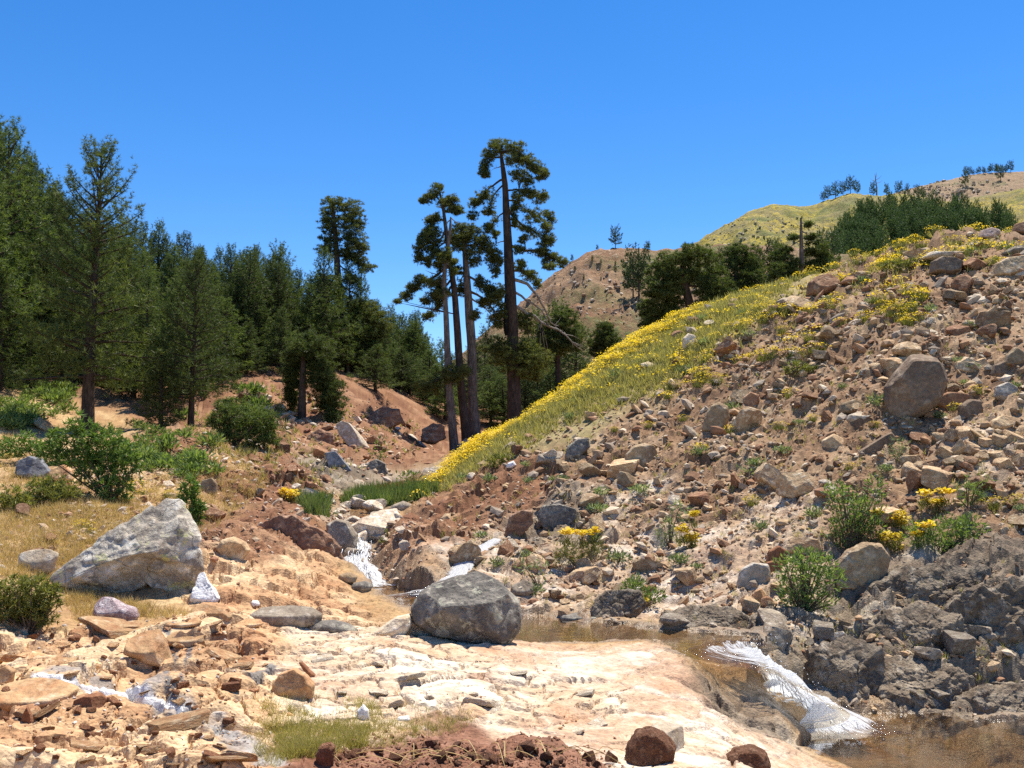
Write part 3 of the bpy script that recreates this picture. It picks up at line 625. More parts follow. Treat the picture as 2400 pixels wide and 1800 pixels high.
# strands and flying drops of the falls: too many to count, one object each
def spray(name, label, P, hw, n, drops, seed, up=.10):
    g = rngof(seed); Q = bend(P, 80); T = unit(np.gradient(Q[:, :2], axis=0)); side = np.stack([T[:, 1], -T[:, 0]], -1); S = Soup()
    for i in range(n):
        a = g.integers(18, 66); L = g.integers(5, 14); o = np.clip(g.normal(0, .42), -.85, .85) * hw; q = Q[a:a + L].copy(); q[:, :2] += side[a:a + L] * (o + np.cumsum(g.normal(0, .012, len(q))))[:, None]
        q[:, 2] += .10 + up * g.random() * np.sin(np.linspace(0, np.pi, len(q))) + g.normal(0, .012, len(q)) - .05 * (o / hw) ** 2
        V, F = tube(q, np.clip(g.uniform(.003, .010) * np.sin(np.linspace(.15, np.pi - .1, len(q))), .003, 1), 5); S.add(V, F, (1, 1, 1))
    D, F = np.array([[0, 0, 1], [1, 0, 0], [0, 1, 0], [-1, 0, 0], [0, -1, 0], [0, 0, -1.]]), np.array([[0, 1, 2], [0, 2, 3], [0, 3, 4], [0, 4, 1], [5, 2, 1], [5, 3, 2], [5, 4, 3], [5, 1, 4]])
    for i in range(drops):
        a = g.integers(8, 79); p = Q[a].copy(); p[:2] += side[a] * g.normal(0, .75) * hw; p[2] += abs(g.normal(0, .11)) + .06; S.add(D * g.uniform(.003, .008) + p, F, (1, 1, 1))
    m, nt, out = newmat('spray'); principled(nt, out, (.9, .92, .94), .25, .5); o = link(name, S.mesh(name, m, True)); o['kind'] = 'stuff'; o['label'] = label; o['category'] = 'spray'
spray('spray', 'white strands and drops flying off the lower waterfall', fall_lo, .60, 110, 380, 3)
spray('spray', 'white strands and drops of the upper cascade', fall_up, .40, 90, 200, 4)
# ================================================================ ROCKS
_ico = {}
def ico(n):
    if n not in _ico:
        bm = bmesh.new(); bmesh.ops.create_icosphere(bm, subdivisions=n, radius=1); bm.verts.ensure_lookup_table()
        _ico[n] = (np.array([v.co for v in bm.verts]), np.array([[v.index for v in f.verts] for f in bm.faces])); bm.free()
    V, F = _ico[n]; return V.copy(), F
def rock_shape(seed, sub=3, planes=11, cut=(.55, .92), rough=.05, box=.0):
    """a stone broken along random planes; fits the cube -.5..+.5"""
    g = rngof(seed); D, F = ico(sub); V = D * (1 + .12 * perlin3(D * 1.3 + seed * 3.1, seed))[:, None]
    nrm = unit(g.normal(size=(planes, 3)))
    if box:
        nrm[:6] = np.concatenate([np.eye(3), -np.eye(3)]) + g.normal(size=(6, 3)) * .16; nrm = unit(nrm)
    for i, n in enumerate(nrm):
        c = g.uniform(*cut) if not (box and i < 6) else box; t = V @ n - c; V = V - np.maximum(t, 0)[:, None] * n
    if rough: V = V + D * (fbm3(V * 2.6 + seed, seed + 5, 4, .6) * rough)[:, None]
    lo, hi = V.min(0), V.max(0); V = (V - (lo + hi) / 2) / (hi - lo)
    return V, F
M_TAN = mat_rock('tan_stone', (.450, .325, .190), (.310, .195, .108), (.590, .475, .325), 2.2, None, None, .02, .38)
M_RED = mat_rock('red_brown_stone', (.290, .160, .088), (.200, .095, .052), (.400, .260, .160), 2.2, None, None, .02, .35)
M_PALE = mat_rock('pale_stone', (.580, .475, .345), (.450, .350, .250), (.740, .690, .610), 2.2, None, None, .02, .28)
M_GREY = mat_rock('grey_stone', (.310, .255, .190), (.195, .150, .108), (.440, .385, .310), 2.5, None, None, .02, .3)
M_ORANGE = mat_rock('orange_rock', (.520, .335, .170), (.370, .175, .080), (.650, .500, .320), 1.6, None, None, .02, .28)
M_RUST = mat_rock('rust_rock', (.300, .135, .065), (.210, .085, .042), (.420, .230, .120), 2.2, None, None, .02, .2)
M_CREAM = mat_rock('cream_rock', (.640, .540, .400), (.500, .370, .240), (.780, .720, .620), 1.8, None, None, .02, .2)
M_CLOD = mat_rock('earth_clod', (.250, .120, .066), (.170, .074, .040), (.350, .195, .120), 6, None, None, .03, .25, 1.0)
M_QUARTZ = mat_rock('white_quartz', (.84, .82, .79), (.75, .72, .68), (.88, .87, .86), 4, None, None, .015, .05)
M_DARKB = mat_rock('dark_boulder', (.230, .203, .168), (.125, .110, .095), (.400, .355, .285), 2.6, (.42, .40, .30), None, .03)
M_LICH = mat_rock('lichen_boulder', (.520, .460, .370), (.310, .255, .200), (.700, .650, .560), 1.7, (.52, .50, .22), (.20, .17, .14), .035)
M_BROWNB = mat_rock('brown_boulder', (.235, .165, .110), (.165, .110, .072), (.330, .250, .175), 1.6, None, None, .02)
M_PURPLE = mat_rock('purple_rock', (.420, .320, .320), (.280, .185, .195), (.700, .620, .600), 5, None, (.74, .68, .66), .02)
M_PINKR = mat_rock('pink_rock', (.50, .345, .275), (.40, .255, .200), (.60, .46, .38), 3, None, None, .02)
M_BLUE = mat_rock('slate_rock', (.230, .235, .245), (.150, .150, .160), (.360, .360, .360), 1.2, None, None, .03, 0, .9, (.5, 3, 1))
M_SLABR = mat_rock('schist_rock', (.330, .185, .110), (.200, .105, .066), (.470, .320, .210), 1.6, None, None, .04, 0, .92, (1, 1, 4))

def ground_min(x, y, rx, ry):
    a = np.linspace(0, 2 * np.pi, 13)[:-1]; return float(min(hz(x + np.cos(a) * rx * .8, y + np.sin(a) * ry * .8).min(), hz(x, y)))
def rock_at(name, label, cat, mat, box, seed, depth=.8, sub=4, planes=12, cut=(.6, .95), rough=.06, boxy=.0, rz=None, sink=.12, group=None, d=None, smooth_=False, tilt=0.0):
    """box: the stone's rectangle in the photograph; it stands on the ground where its lower edge meets it"""
    u0, v0, u1, v1 = box; uc = (u0 + u1) / 2; p = hit(uc, v1 - .06 * (v1 - v0)) if d is None else world_at(uc, v1, d)
    y0 = p[1]; w = (u1 - u0) * y0 / FPX; dep = w * depth; yc = y0 + dep * .42
    zt = world_at(uc, v0, yc)[2]; xc = world_at(uc, v0, yc)[0]; w = (u1 - u0) * yc / FPX
    zb = min(ground_min(xc, yc, w / 2, dep / 2), zt - .2 * w); h = zt - zb; h *= 1 + sink; zc = zt - h / 2
    V, F = rock_shape(seed, sub, planes, cut, rough, boxy)
    if tilt:
        c, s = math.cos(tilt), math.sin(tilt); V = np.stack([V[:, 0] * c - V[:, 2] * s, V[:, 1], V[:, 0] * s + V[:, 2] * c], -1); lo, hi = V.min(0), V.max(0); V = (V - (lo + hi) / 2) / (hi - lo)
    V = V * np.array([w, dep, h]); V[:, 2] += h / 2
    o = link(name, mesh_from(name, V, F, mat, smooth_), None, (xc, yc, zc - h / 2))
    return tag(o, label, cat, group)
def boulder(label, mat, outline, depth, seed, sub=5, planes=(), rough=.05, d=None, name='boulder', cat='boulder', front=.42, block=0.0):
    """outline: the boulder's silhouette in the photograph, given real size at the distance where its foot stands, and depth (share of its width)"""
    P = np.array(outline, float); ib = P[:, 1].argmax(); uc = (P[:, 0].min() + P[:, 0].max()) / 2
    p = hit(P[ib, 0], P[ib, 1] - 4) if d is None else world_at(P[ib, 0], P[ib, 1], d)
    y0 = p[1]; w = np.ptp(P[:, 0]) * y0 / FPX; dep = w * depth; yc = y0 + dep * front
    Q = np.array([world_at(u, v, yc) for u, v in P]); C = np.array([(Q[:, 0].min() + Q[:, 0].max()) / 2, yc, (Q[:, 2].min() + Q[:, 2].max()) / 2])
    x = Q[:, 0] - C[0]; z = Q[:, 2] - C[2]; hx, hh = np.ptp(Q[:, 0]) / 2, np.ptp(Q[:, 2]) / 2
    # radial profile of the outline
    ang = np.linspace(-np.pi, np.pi, 241); rad = np.zeros(241); n = len(x)
    for k, a in enumerate(ang):
        dx, dz = math.cos(a), math.sin(a); best = 0
        for i in range(n):
            x1, z1, x2, z2 = x[i], z[i], x[(i + 1) % n], z[(i + 1) % n]; ex, ez = x2 - x1, z2 - z1; den = dx * ez - dz * ex
            if abs(den) < 1e-9: continue
            t = (x1 * ez - z1 * ex) / den; q = (x1 * dz - z1 * dx) / den
            if t > 0 and -1e-6 <= q <= 1 + 1e-6: best = max(best, t)
        rad[k] = best if best > 0 else (rad[k - 1] if k else hx)
    D, F = ico(sub); rho = np.sqrt(D[:, 0] ** 2 + D[:, 2] ** 2); a = np.arctan2(D[:, 2], D[:, 0]); Rr = np.interp(a, ang, rad)
    k = np.maximum(rho, 1e-6) ** .78; V = np.stack([np.cos(a) * Rr * k, np.sign(D[:, 1]) * np.abs(D[:, 1]) ** .8 * dep / 2, np.sin(a) * Rr * k], -1)
    S = np.array([hx, dep / 2, hh]); U = V / S
    for nx, ny, nz, c in planes:
        nn = np.array([nx, ny, nz]); nn = nn / np.linalg.norm(nn); t = U @ nn - c; U = U - np.maximum(t, 0)[:, None] * nn
    V = U * S; s_ = min(hx, hh)
    amp = rough * s_; nn = unit(U / np.maximum(S, .1) * s_)
    V = V + nn * (amp * (fbm3(V / s_ * 1.1 + seed, seed, 5, .62) * 1.5 - .7 * np.maximum(0, .12 - np.abs(fbm3(V / s_ * .9 + seed * 2., seed + 7, 3))) * 6)[:, None])
    if block:                                                              # jointed rock: stepped faces along two joint directions
        j1 = V @ unit(np.array([.8, .5, .35])); j2 = V @ unit(np.array([-.45, .6, .66])); w1 = fbm3(V * 1.4, seed + 31, 3) * .25
        st = (np.floor((j1 + w1) / (.42 * s_)) % 3 + np.floor((j2 + w1) / (.33 * s_)) % 2 * 1.4) / 3.0 - .6; V = V + nn * (st * block * s_ * .5)[:, None] + nn * (fbm3(V * 5, seed + 37, 3) * .06 * s_)[:, None]
    o = link(name, mesh_from(name, V, F, mat, not block), None, tuple(C)); lowest = V[:, 2].min()
    me = o.data; me.transform(__import__('mathutils').Matrix.Translation((0, 0, -lowest))); o.location.z += lowest
    # let the foot sink until it meets the ground
    gap = o.location.z - ground_min(C[0], C[1], hx * .7, dep * .3)
    if gap > 0: o.location.z -= min(gap + .02 * hh, .25 * hh)
    return tag(o, label, cat)

# ---- the boulders that stand out
boulder('dark grey rounded boulder resting on the cream rock slab beside the pool', M_DARKB,
        [(965,1420),(985,1385),(1020,1368),(1070,1352),(1115,1338),(1150,1352),(1190,1376),(1218,1410),(1226,1445),(1215,1480),(1196,1508),(1160,1516),(1110,1505),(1050,1492),(1000,1478),(970,1455)], .8, 3, 6,
        [(0,-.55,.85,.66), (.15,-1,.05,.84), (-.2,-.9,-.45,.82), (.7,-.7,.1,.9), (-.7,-.65,.2,.92)], .10)
boulder('big pale wedge-shaped boulder with grey and yellow lichen among dry grass', M_LICH,
        [(128,1345),(180,1310),(240,1268),(300,1225),(345,1185),(375,1168),(410,1172),(430,1190),(452,1232),(462,1280),(470,1330),(462,1375),(440,1402),(410,1418),(375,1408),(350,1375),(300,1395),(240,1400),(170,1375),(135,1362)], .62, 8, 6,
        [(-.30,-.66,.68,.36), (.12,-.72,.68,.44), (.75,-.62,.25,.66), (.35,-.8,-.6,.52), (-.3,-.9,.25,.62), (.8,-.3,.5,.82), (.5,-.8,.45,.62)], .15)
boulder('large brown boulder standing upright on the scree slope', M_BROWNB,
        [(2075,940),(2078,905),(2100,872),(2122,845),(2140,828),(2165,826),(2190,838),(2205,860),(2212,890),(2205,920),(2190,950),(2160,975),(2125,990),(2088,985)], .9, 12, 6,
        [(-.1,-.95,.2,.74), (0,-.3,.95,.86), (-.6,-.8,-.1,.86)], .05)
boulder('pale boulder leaning over the upper cascade', M_PALE, [(822,1232),(850,1212),(890,1196),(925,1192),(945,1215),(942,1260),(930,1295),(900,1312),(870,1300),(850,1275),(832,1255)], .9, 17, 5, [(-.3,-.9,-.2,.7), (0,-.5,.8,.75)], .05, 21.3)
boulder('smooth grey boulder on the near side of the upper cascade', M_GREY, [(766,1225),(790,1213),(815,1218),(838,1250),(840,1280),(815,1296),(785,1285),(768,1255)], 1.0, 21, 5, [(0,-.9,.3,.75)], .05, 20.6)
boulder('round tan boulder with a flat cracked face on the open slope', M_TAN, [(1462,1095),(1466,1065),(1484,1045),(1510,1038),(1532,1044),(1541,1062),(1536,1082),(1520,1098),(1490,1108)], .9, 25, 5, [(-.3,-.9,.1,.75), (.6,-.8,.1,.78)], .04)
boulder('angular tan block below the round boulder on the open slope', M_TAN, [(1446,1125),(1452,1104),(1474,1108),(1490,1122),(1484,1140),(1456,1146)], .9, 28, 4, [(-.4,-.9,.1,.7), (.5,-.6,.5,.7)], .04)
boulder('yellowish wedge of rock leaning against the dark boulder', M_CREAM, [(945,1485),(960,1462),(990,1440),(1012,1458),(1024,1478),(1022,1494),(980,1492)], .8, 30, 5, [(-.3,-.8,.4,.7), (.4,-.9,.1,.72)], .04)
boulder('pale blocky rock behind the yellowish wedge', M_CREAM, [(868,1485),(900,1462),(930,1442),(962,1436),(968,1460),(950,1488),(905,1492)], .8, 33, 5, [(-.3,-.8,.4,.7)], .05)
boulder('flat grey slab lying on the orange bedrock', M_GREY, [(585,1440),(610,1425),(670,1418),(730,1424),(756,1440),(752,1462),(700,1476),(620,1474),(590,1460)], .5, 36, 5, [(0,-.3,.9,.62)], .04)
boulder('low black and white streaked rock behind the cream slab', M_DARKB, [(718,1470),(740,1456),(780,1454),(815,1462),(842,1476),(830,1486),(770,1482),(730,1480)], .6, 39, 4, (), .06)
boulder('purple-grey rock with white veins in the dry grass', M_PURPLE, [(220,1440),(224,1414),(240,1398),(262,1402),(290,1418),(318,1426),(326,1445),(316,1460),(280,1452),(240,1450)], .6, 41, 5, [(-.2,-.7,.6,.7)], .06)
boulder('triangle of bare white quartz beside the lichen boulder', M_QUARTZ, [(446,1408),(456,1372),(464,1342),(474,1336),(484,1356),(500,1376),(516,1402),(508,1418),(470,1416)], .7, 44, 5, [(0,-.7,.7,.25), (.5,-.6,.5,.5)], .14)
boulder('small white quartz lump on the orange bedrock', M_QUARTZ, [(574,1415),(588,1404),(605,1408),(612,1418),(596,1424)], .7, 46, 3, (), .05)
boulder('rounded brown stone on the bank beyond the lichen boulder', M_TAN, [(508,1285),(520,1265),(545,1258),(575,1270),(586,1290),(570,1312),(545,1316),(520,1304)], .8, 48, 5, [(.2,-.9,-.1,.72)], .05)
boulder('dark slate rock below the juniper', M_BLUE, [(38,1118),(45,1080),(70,1068),(95,1075),(116,1105),(105,1122),(70,1126)], .8, 50, 5, [(-.2,-.8,.3,.7), (.6,-.6,.2,.7)], .06)
boulder('ochre lichened rock beside the slate rock', M_ORANGE, [(112,1120),(125,1098),(150,1088),(170,1102),(172,1125),(140,1136)], .8, 52, 5, [(0,-.8,.4,.7)], .06)
boulder('bright orange rock on the green bank above the juniper', M_ORANGE, [(72,985),(90,976),(115,990),(128,1008),(118,1018),(92,1004)], .7, 54, 4, [(0,-.6,.7,.7)], .05)
boulder('pale flat rock plates in the straw grass', M_CREAM, [(40,1340),(46,1296),(75,1288),(110,1284),(138,1296),(126,1340),(100,1352),(60,1350)], .3, 56, 4, [(0,-.5,.8,.55)], .04)
boulder('tan rock with a flat face above the small cypress', M_TAN, [(468,1150),(474,1124),(496,1118),(510,1132),(508,1156),(490,1162)], .6, 58, 4, [(0,-.8,.4,.65)], .05)
boulder('pale rock between yellow flowers above the lichen boulder', M_PALE, [(372,1142),(380,1128),(398,1126),(410,1138),(400,1148)], .7, 59, 4, [(0,-.6,.6,.7)], .05)
boulder('upturned brown schist outcrop at the foot of the cascade', M_SLABR, [(600,1228),(640,1212),(690,1205),(720,1228),(760,1245),(800,1285),(812,1320),(800,1352),(770,1378),(735,1370),(700,1335),(660,1285),(625,1248)], .55, 61, 6, [(.1,-.9,.3,.45), (-.5,-.7,.3,.55), (.7,-.6,.1,.6), (.3,-.9,-.3,.5)], .13, 18.0, 'rock_outcrop', 'outcrop', .3)
boulder('long pale slab tilted against the far bank of the gorge', M_PALE, [(786,995),(800,985),(820,992),(850,1025),(868,1052),(850,1068),(820,1050),(795,1020)], .5, 64, 5, [(-.4,-.8,.2,.6)], .06, 41, 'rock_slab', 'rock slab')
boulder('smooth blue-grey slab dipping into the gorge', M_BLUE, [(760,1062),(785,1055),(810,1085),(845,1120),(862,1150),(845,1165),(810,1150),(775,1105)], .5, 67, 5, [(-.2,-.9,.3,.5)], .05, 32, 'rock_slab', 'rock slab')
boulder('rust red rock capping the ridge among yellow flowers', M_RED, [(1890,690),(1896,660),(1915,645),(1940,640),(1962,650),(1970,668),(1945,688),(1910,700)], .8, 70, 5, [(0,-.7,.5,.7)], .06)
boulder('pale rock behind the rust red rock on the ridge', M_PALE, [(1930,650),(1945,630),(1962,626),(1978,640),(1976,655),(1950,660)], .8, 71, 4, [(0,-.7,.5,.7)], .05, 33.5)
boulder('flat rust stone next to the rust red rock on the ridge', M_RED, [(1968,664),(1985,648),(2010,645),(2020,655),(1990,672)], .8, 72, 4, [(0,-.6,.6,.7)], .05)
boulder('dark shaded boulder under pale slabs on the crest', M_BROWNB, [(2180,640),(2184,612),(2205,602),(2235,604),(2255,615),(2245,640),(2215,648)], .8, 74, 5, [(0,-.8,.2,.7)], .06)
boulder('stack of pale slabs on the crest above the dark boulder', M_PALE, [(2155,604),(2175,588),(2215,580),(2250,584),(2270,596),(2245,612),(2200,612)], .7, 75, 5, [(0,-.4,.8,.6)], .07, 29.5)
boulder('pinkish block perched on the skyline of the slope', M_PINKR, [(2292,558),(2300,540),(2320,534),(2340,540),(2342,555),(2320,566)], .9, 77, 4, [(-.3,-.8,.3,.7)], .05)
boulder('reddish block at the top of the slope beside tall flowers', M_RED, [(2374,545),(2380,525),(2405,518),(2430,528),(2425,550),(2395,556)], .9, 79, 4, [(-.3,-.8,.3,.7)], .05)
boulder('long pale rock with a shaded side on the upper slope', M_TAN, [(2325,650),(2332,618),(2360,604),(2400,598),(2420,615),(2400,640),(2350,655)], .7, 81, 5, [(-.2,-.8,.3,.65)], .06)
boulder('slanting grey rock on the upper slope', M_GREY, [(2335,600),(2370,580),(2405,570),(2415,590),(2380,604)], .7, 83, 4, [(0,-.5,.7,.6)], .05)
boulder('broad flat-topped tan rock right of the upright boulder', M_TAN, [(2232,872),(2240,848),(2262,838),(2285,846),(2305,838),(2318,862),(2290,878),(2250,880)], .7, 85, 5, [(0,-.85,.2,.65)], .05)
boulder('wedge of tan rock near the steep end of the slope', M_TAN, [(2352,855),(2360,832),(2380,812),(2400,826),(2405,850),(2380,862)], .8, 87, 4, [(-.3,-.8,.2,.7)], .05)
boulder('rounded brown stone downhill of the flat-topped rock', M_BROWNB, [(2322,880),(2330,855),(2352,846),(2370,860),(2362,880),(2340,888)], .8, 88, 4, [(0,-.8,.2,.75)], .05)
boulder('long brown log-shaped stone casting a dark shadow', M_BROWNB, [(2008,1080),(2012,1058),(2040,1040),(2070,1022),(2088,1012),(2098,1024),(2080,1046),(2040,1066)], .4, 90, 5, [(0,-.9,.1,.6)], .04)
boulder('tan block with a shaded face left of the log-shaped stone', M_TAN, [(1922,1052),(1926,1032),(1955,1016),(1978,1028),(1972,1050),(1945,1060)], .8, 92, 4, [(-.1,-.9,.1,.65), (.4,-.6,.5,.7)], .04)
boulder('wide low tan rock downhill of the upright boulder', M_TAN, [(1965,968),(1972,945),(2000,936),(2030,944),(2050,955),(2030,968),(1995,976)], .7, 94, 4, [(0,-.8,.3,.65)], .05)
boulder('flat pale rock just below the wide low tan rock', M_PALE, [(1984,986),(1990,972),(2020,962),(2042,972),(2030,988),(2000,996)], .8, 96, 4, [(0,-.4,.85,.6)], .05)
boulder('long reddish-brown slab leaning on the upright boulder', M_RED, [(2186,950),(2195,928),(2225,918),(2265,922),(2285,935),(2255,955),(2210,966)], .5, 98, 4, [(0,-.85,.2,.65)], .05, None, 'rock_slab', 'rock slab')
boulder('round brown cobble beside the reddish slab', M_BROWNB, [(2246,980),(2250,950),(2272,935),(2295,938),(2302,958),(2290,982),(2264,990)], .9, 99, 5, [(0,-.85,.1,.75)], .05)
boulder('speckled pale boulder uphill of the cracked outcrop', M_LICH, [(2330,930),(2336,905),(2360,895),(2382,908),(2380,935),(2352,946)], .8, 101, 5, [(0,-.8,.3,.72)], .05)
boulder('pale tan block at the top of the cracked outcrop', M_TAN, [(2320,1005),(2326,985),(2350,972),(2378,978),(2376,995),(2345,1012)], .8, 103, 4, [(0,-.7,.4,.65)], .05)
boulder('tan boulder with a flat side beside yellow flowers on the middle slope', M_TAN, [(1645,1010),(1652,975),(1665,950),(1685,942),(1705,952),(1710,978),(1700,1008),(1670,1018)], .8, 105, 5, [(-.3,-.85,.1,.7)], .06)
boulder('pointed brown rock on the middle slope', M_RED, [(1738,960),(1742,932),(1758,918),(1778,925),(1780,945),(1765,962)], .8, 107, 4, [(-.3,-.8,.2,.7)], .06)
boulder('upright white-faced rock among the yellow flowers', M_PALE, [(1598,818),(1600,792),(1612,780),(1628,784),(1636,804),(1622,822)], .8, 109, 4, [(.3,-.7,.3,.7)], .06)
boulder('low grey rock at the lower edge of the flower meadow', M_GREY, [(1255,1085),(1262,1065),(1290,1056),(1320,1058),(1322,1076),(1290,1090)], .7, 111, 5, [(0,-.6,.6,.65)], .06)
boulder('dark lichened rock joined to the low grey rock by the meadow', M_DARKB, [(1320,1078),(1330,1045),(1355,1028),(1380,1026),(1384,1048),(1360,1072),(1335,1082)], .7, 113, 5, [(0,-.8,.3,.7)], .07)
boulder('pair of small white rocks at the meadow edge', M_QUARTZ, [(1184,1098),(1190,1085),(1204,1080),(1212,1090),(1200,1100)], .8, 115, 4, (), .06)
boulder('large overhanging tan rock above the leafy green bush', M_TAN, [(1955,1378),(1958,1330),(1985,1292),(2030,1268),(2065,1272),(2082,1300),(2078,1345),(2050,1380),(2000,1395)], .7, 117, 6, [(0,-.85,.1,.66), (-.6,-.6,.2,.75)], .09)
boulder('tilted pale slab on the bank left of the leafy green bush', M_PALE, [(1725,1375),(1735,1335),(1765,1318),(1800,1322),(1806,1350),(1786,1382),(1750,1388)], .6, 119, 5, [(-.2,-.85,.2,.6)], .06)
boulder('red-brown block in the shadow above the pale slab', M_RUST, [(1795,1312),(1802,1284),(1825,1272),(1845,1284),(1842,1310),(1818,1322)], .8, 121, 4, [(-.2,-.85,.2,.7)], .06)
boulder('smaller red-brown block leaning on the red-brown block', M_RUST, [(1790,1340),(1796,1318),(1818,1312),(1834,1322),(1826,1346),(1805,1350)], .8, 122, 4, [(-.2,-.85,.2,.7)], .06)
boulder('orange block on the streamside rocks', M_ORANGE, [(1762,1412),(1770,1385),(1785,1378),(1798,1395),(1795,1412),(1775,1420)], .8, 123, 4, [(-.2,-.85,.2,.65), (.5,-.6,.4,.7)], .04)
boulder('dark overhanging ledge on the lower slope', M_DARKB, [(1255,1210),(1270,1185),(1310,1180),(1350,1192),(1352,1215),(1320,1245),(1280,1250)], .5, 125, 5, [(0,-.9,.1,.5)], .1, None, 'rock_outcrop', 'outcrop')
boulder('brown ledge left of the dark overhang on the lower slope', M_SLABR, [(1180,1250),(1195,1205),(1225,1188),(1248,1192),(1250,1222),(1225,1250),(1200,1262)], .5, 127, 5, [(0,-.9,.1,.55)], .1, None, 'rock_outcrop', 'outcrop')
boulder('flat black rock at the edge of the pool', M_DARKB, [(1305,1452),(1320,1440),(1370,1436),(1430,1446),(1400,1456),(1340,1458)], .5, 129, 4, [(0,-.3,.9,.6)], .05)
boulder('small dark wet stone in front of the cascade', M_DARKB, [(818,1378),(830,1366),(856,1362),(876,1372),(868,1384),(840,1388)], .8, 131, 4, (), .05)
boulder('tan wet stone next to the dark wet stone', M_TAN, [(790,1362),(796,1345),(820,1340),(838,1350),(834,1364),(808,1368)], .8, 133, 4, (), .05)
boulder('pair of grey slabs stacked at the bank behind the dark boulder', M_GREY, [(1190,1395),(1200,1372),(1230,1358),(1250,1368),(1252,1388),(1225,1402)], .8, 135, 4, [(0,-.6,.6,.6)], .06)
boulder('tan block above the pool behind the dark boulder', M_TAN, [(1090,1362),(1096,1340),(1110,1332),(1130,1342),(1130,1358),(1112,1366)], .8, 137, 4, [(0,-.8,.3,.7)], .05)
boulder('wide grey stone among the reeds at the stream', M_GREY, [(908,1195),(920,1180),(945,1170),(965,1178),(966,1190),(940,1198)], .7, 139, 4, (), .05)
M_BED = mat_rock('bank_bedrock', (.285, .225, .158), (.155, .112, .075), (.420, .350, .262), 2.2, None, (.10, .08, .06), .05, .12)
for i, (lab, oc, dep, pl) in enumerate([
  ('tall dark bedrock face with an overhang above the lower pool', [(2225,1560),(2230,1480),(2260,1420),(2310,1385),(2370,1370),(2440,1360),(2480,1430),(2470,1540),(2420,1600),(2330,1600),(2260,1590)], .5, [(-.3,-.85,.3,.45), (.3,-.9,-.2,.5), (-.7,-.5,.3,.6), (.2,-.7,.7,.6), (0,-.8,-.6,.6)]),
  ('rounded grey bedrock hump beside the waterfall', [(1905,1590),(1915,1535),(1950,1508),(1995,1500),(2040,1525),(2055,1580),(2040,1630),(1980,1648),(1925,1632)], .7, [(0,-.6,.75,.5), (.5,-.8,.2,.6), (-.5,-.8,.2,.6)]),
  ('low grey bedrock ledge dipping into the lower pool', [(2040,1620),(2060,1570),(2120,1545),(2200,1550),(2250,1590),(2262,1640),(2220,1668),(2120,1665),(2060,1650)], .7, [(0,-.6,.75,.5), (.4,-.8,.3,.6)]),
  ('broken dark ledge between the bedrock hump and the overhang', [(2040,1545),(2050,1480),(2090,1445),(2160,1430),(2225,1445),(2250,1500),(2230,1555),(2160,1570),(2080,1570)], .6, [(-.2,-.8,.5,.5), (.5,-.8,.1,.55), (0,-.6,.8,.55)]),
  ('blocky bedrock step above the pool lip', [(1760,1490),(1775,1450),(1820,1430),(1880,1432),(1915,1455),(1910,1495),(1860,1510),(1800,1508)], .7, [(0,-.75,.6,.5), (.5,-.7,.3,.6)]),
  ('grey bedrock mass under the herb patch', [(2060,1440),(2070,1380),(2120,1345),(2200,1330),(2290,1335),(2310,1375),(2260,1420),(2160,1445)], .5, [(0,-.75,.6,.45), (-.4,-.8,.3,.5), (.5,-.8,.2,.55)]),
  ('ochre-stained foot of the bedrock at the pool corner', [(2255,1690),(2270,1640),(2320,1615),(2400,1612),(2460,1640),(2460,1700),(2380,1712),(2300,1705)], .6, [(0,-.7,.6,.5), (-.4,-.8,.2,.6)]),
  ('pale bedrock ledge along the far shore of the pool', [(1560,1470),(1575,1440),(1630,1425),(1700,1428),(1745,1450),(1740,1478),(1660,1484),(1600,1482)], .6, [(0,-.6,.75,.5), (.4,-.8,.3,.6)]),
  ('dark tilted slab below the broken slope rocks', [(1395,1440),(1405,1405),(1440,1385),(1490,1388),(1500,1420),(1480,1448),(1430,1452)], .6, [(-.3,-.8,.4,.5)])]):
    oa = np.array(oc, float); oc = oa.mean(0) + (oa - oa.mean(0)) * np.array([1.28, 1.12]); boulder(lab, M_BED, oc, dep, 210 + i * 3, 6, pl, .17, None, 'rock_outcrop', 'outcrop', .62, .22)
for i, (lab, mt, oc, dd) in enumerate([
  ('orange rock ledge under the forest edge of the gorge', M_SLABR, [(860,990),(870,960),(900,945),(935,952),(945,980),(915,1000),(880,1002)], 50),
  ('brown rock ledge beside the trunks of the trio', M_SLABR, [(985,1030),(990,1000),(1015,985),(1040,992),(1046,1020),(1020,1036)], 52),
  ('grey boulder wedged between the trunks of the trio', M_GREY, [(1072,1075),(1076,1040),(1092,1026),(1108,1036),(1112,1064),(1092,1082)], 51),
  ('rust outcrop on the red bank below the drooping pine', M_SLABR, [(715,1050),(722,1020),(750,1005),(780,1015),(785,1040),(755,1058)], 40),
  ('dark rock step in the shade of the gorge', M_DARKB, [(850,1120),(856,1090),(880,1075),(905,1085),(908,1110),(880,1126)], 34),
  ('white gravelly rock beside the brook', M_PALE, [(985,1115),(995,1098),(1030,1092),(1055,1100),(1050,1115),(1015,1122)], 37),
  ('brown crag on the red bank above the slate slab', M_SLABR, [(690,1110),(698,1085),(720,1078),(742,1090),(740,1112),(712,1120)], 34)]):
    boulder(lab, mt, oc, .8, 260 + i * 3, 5, [(-.2,-.8,.4,.6), (.4,-.8,.1,.65)], .15, dd, 'rock_outcrop', 'outcrop')
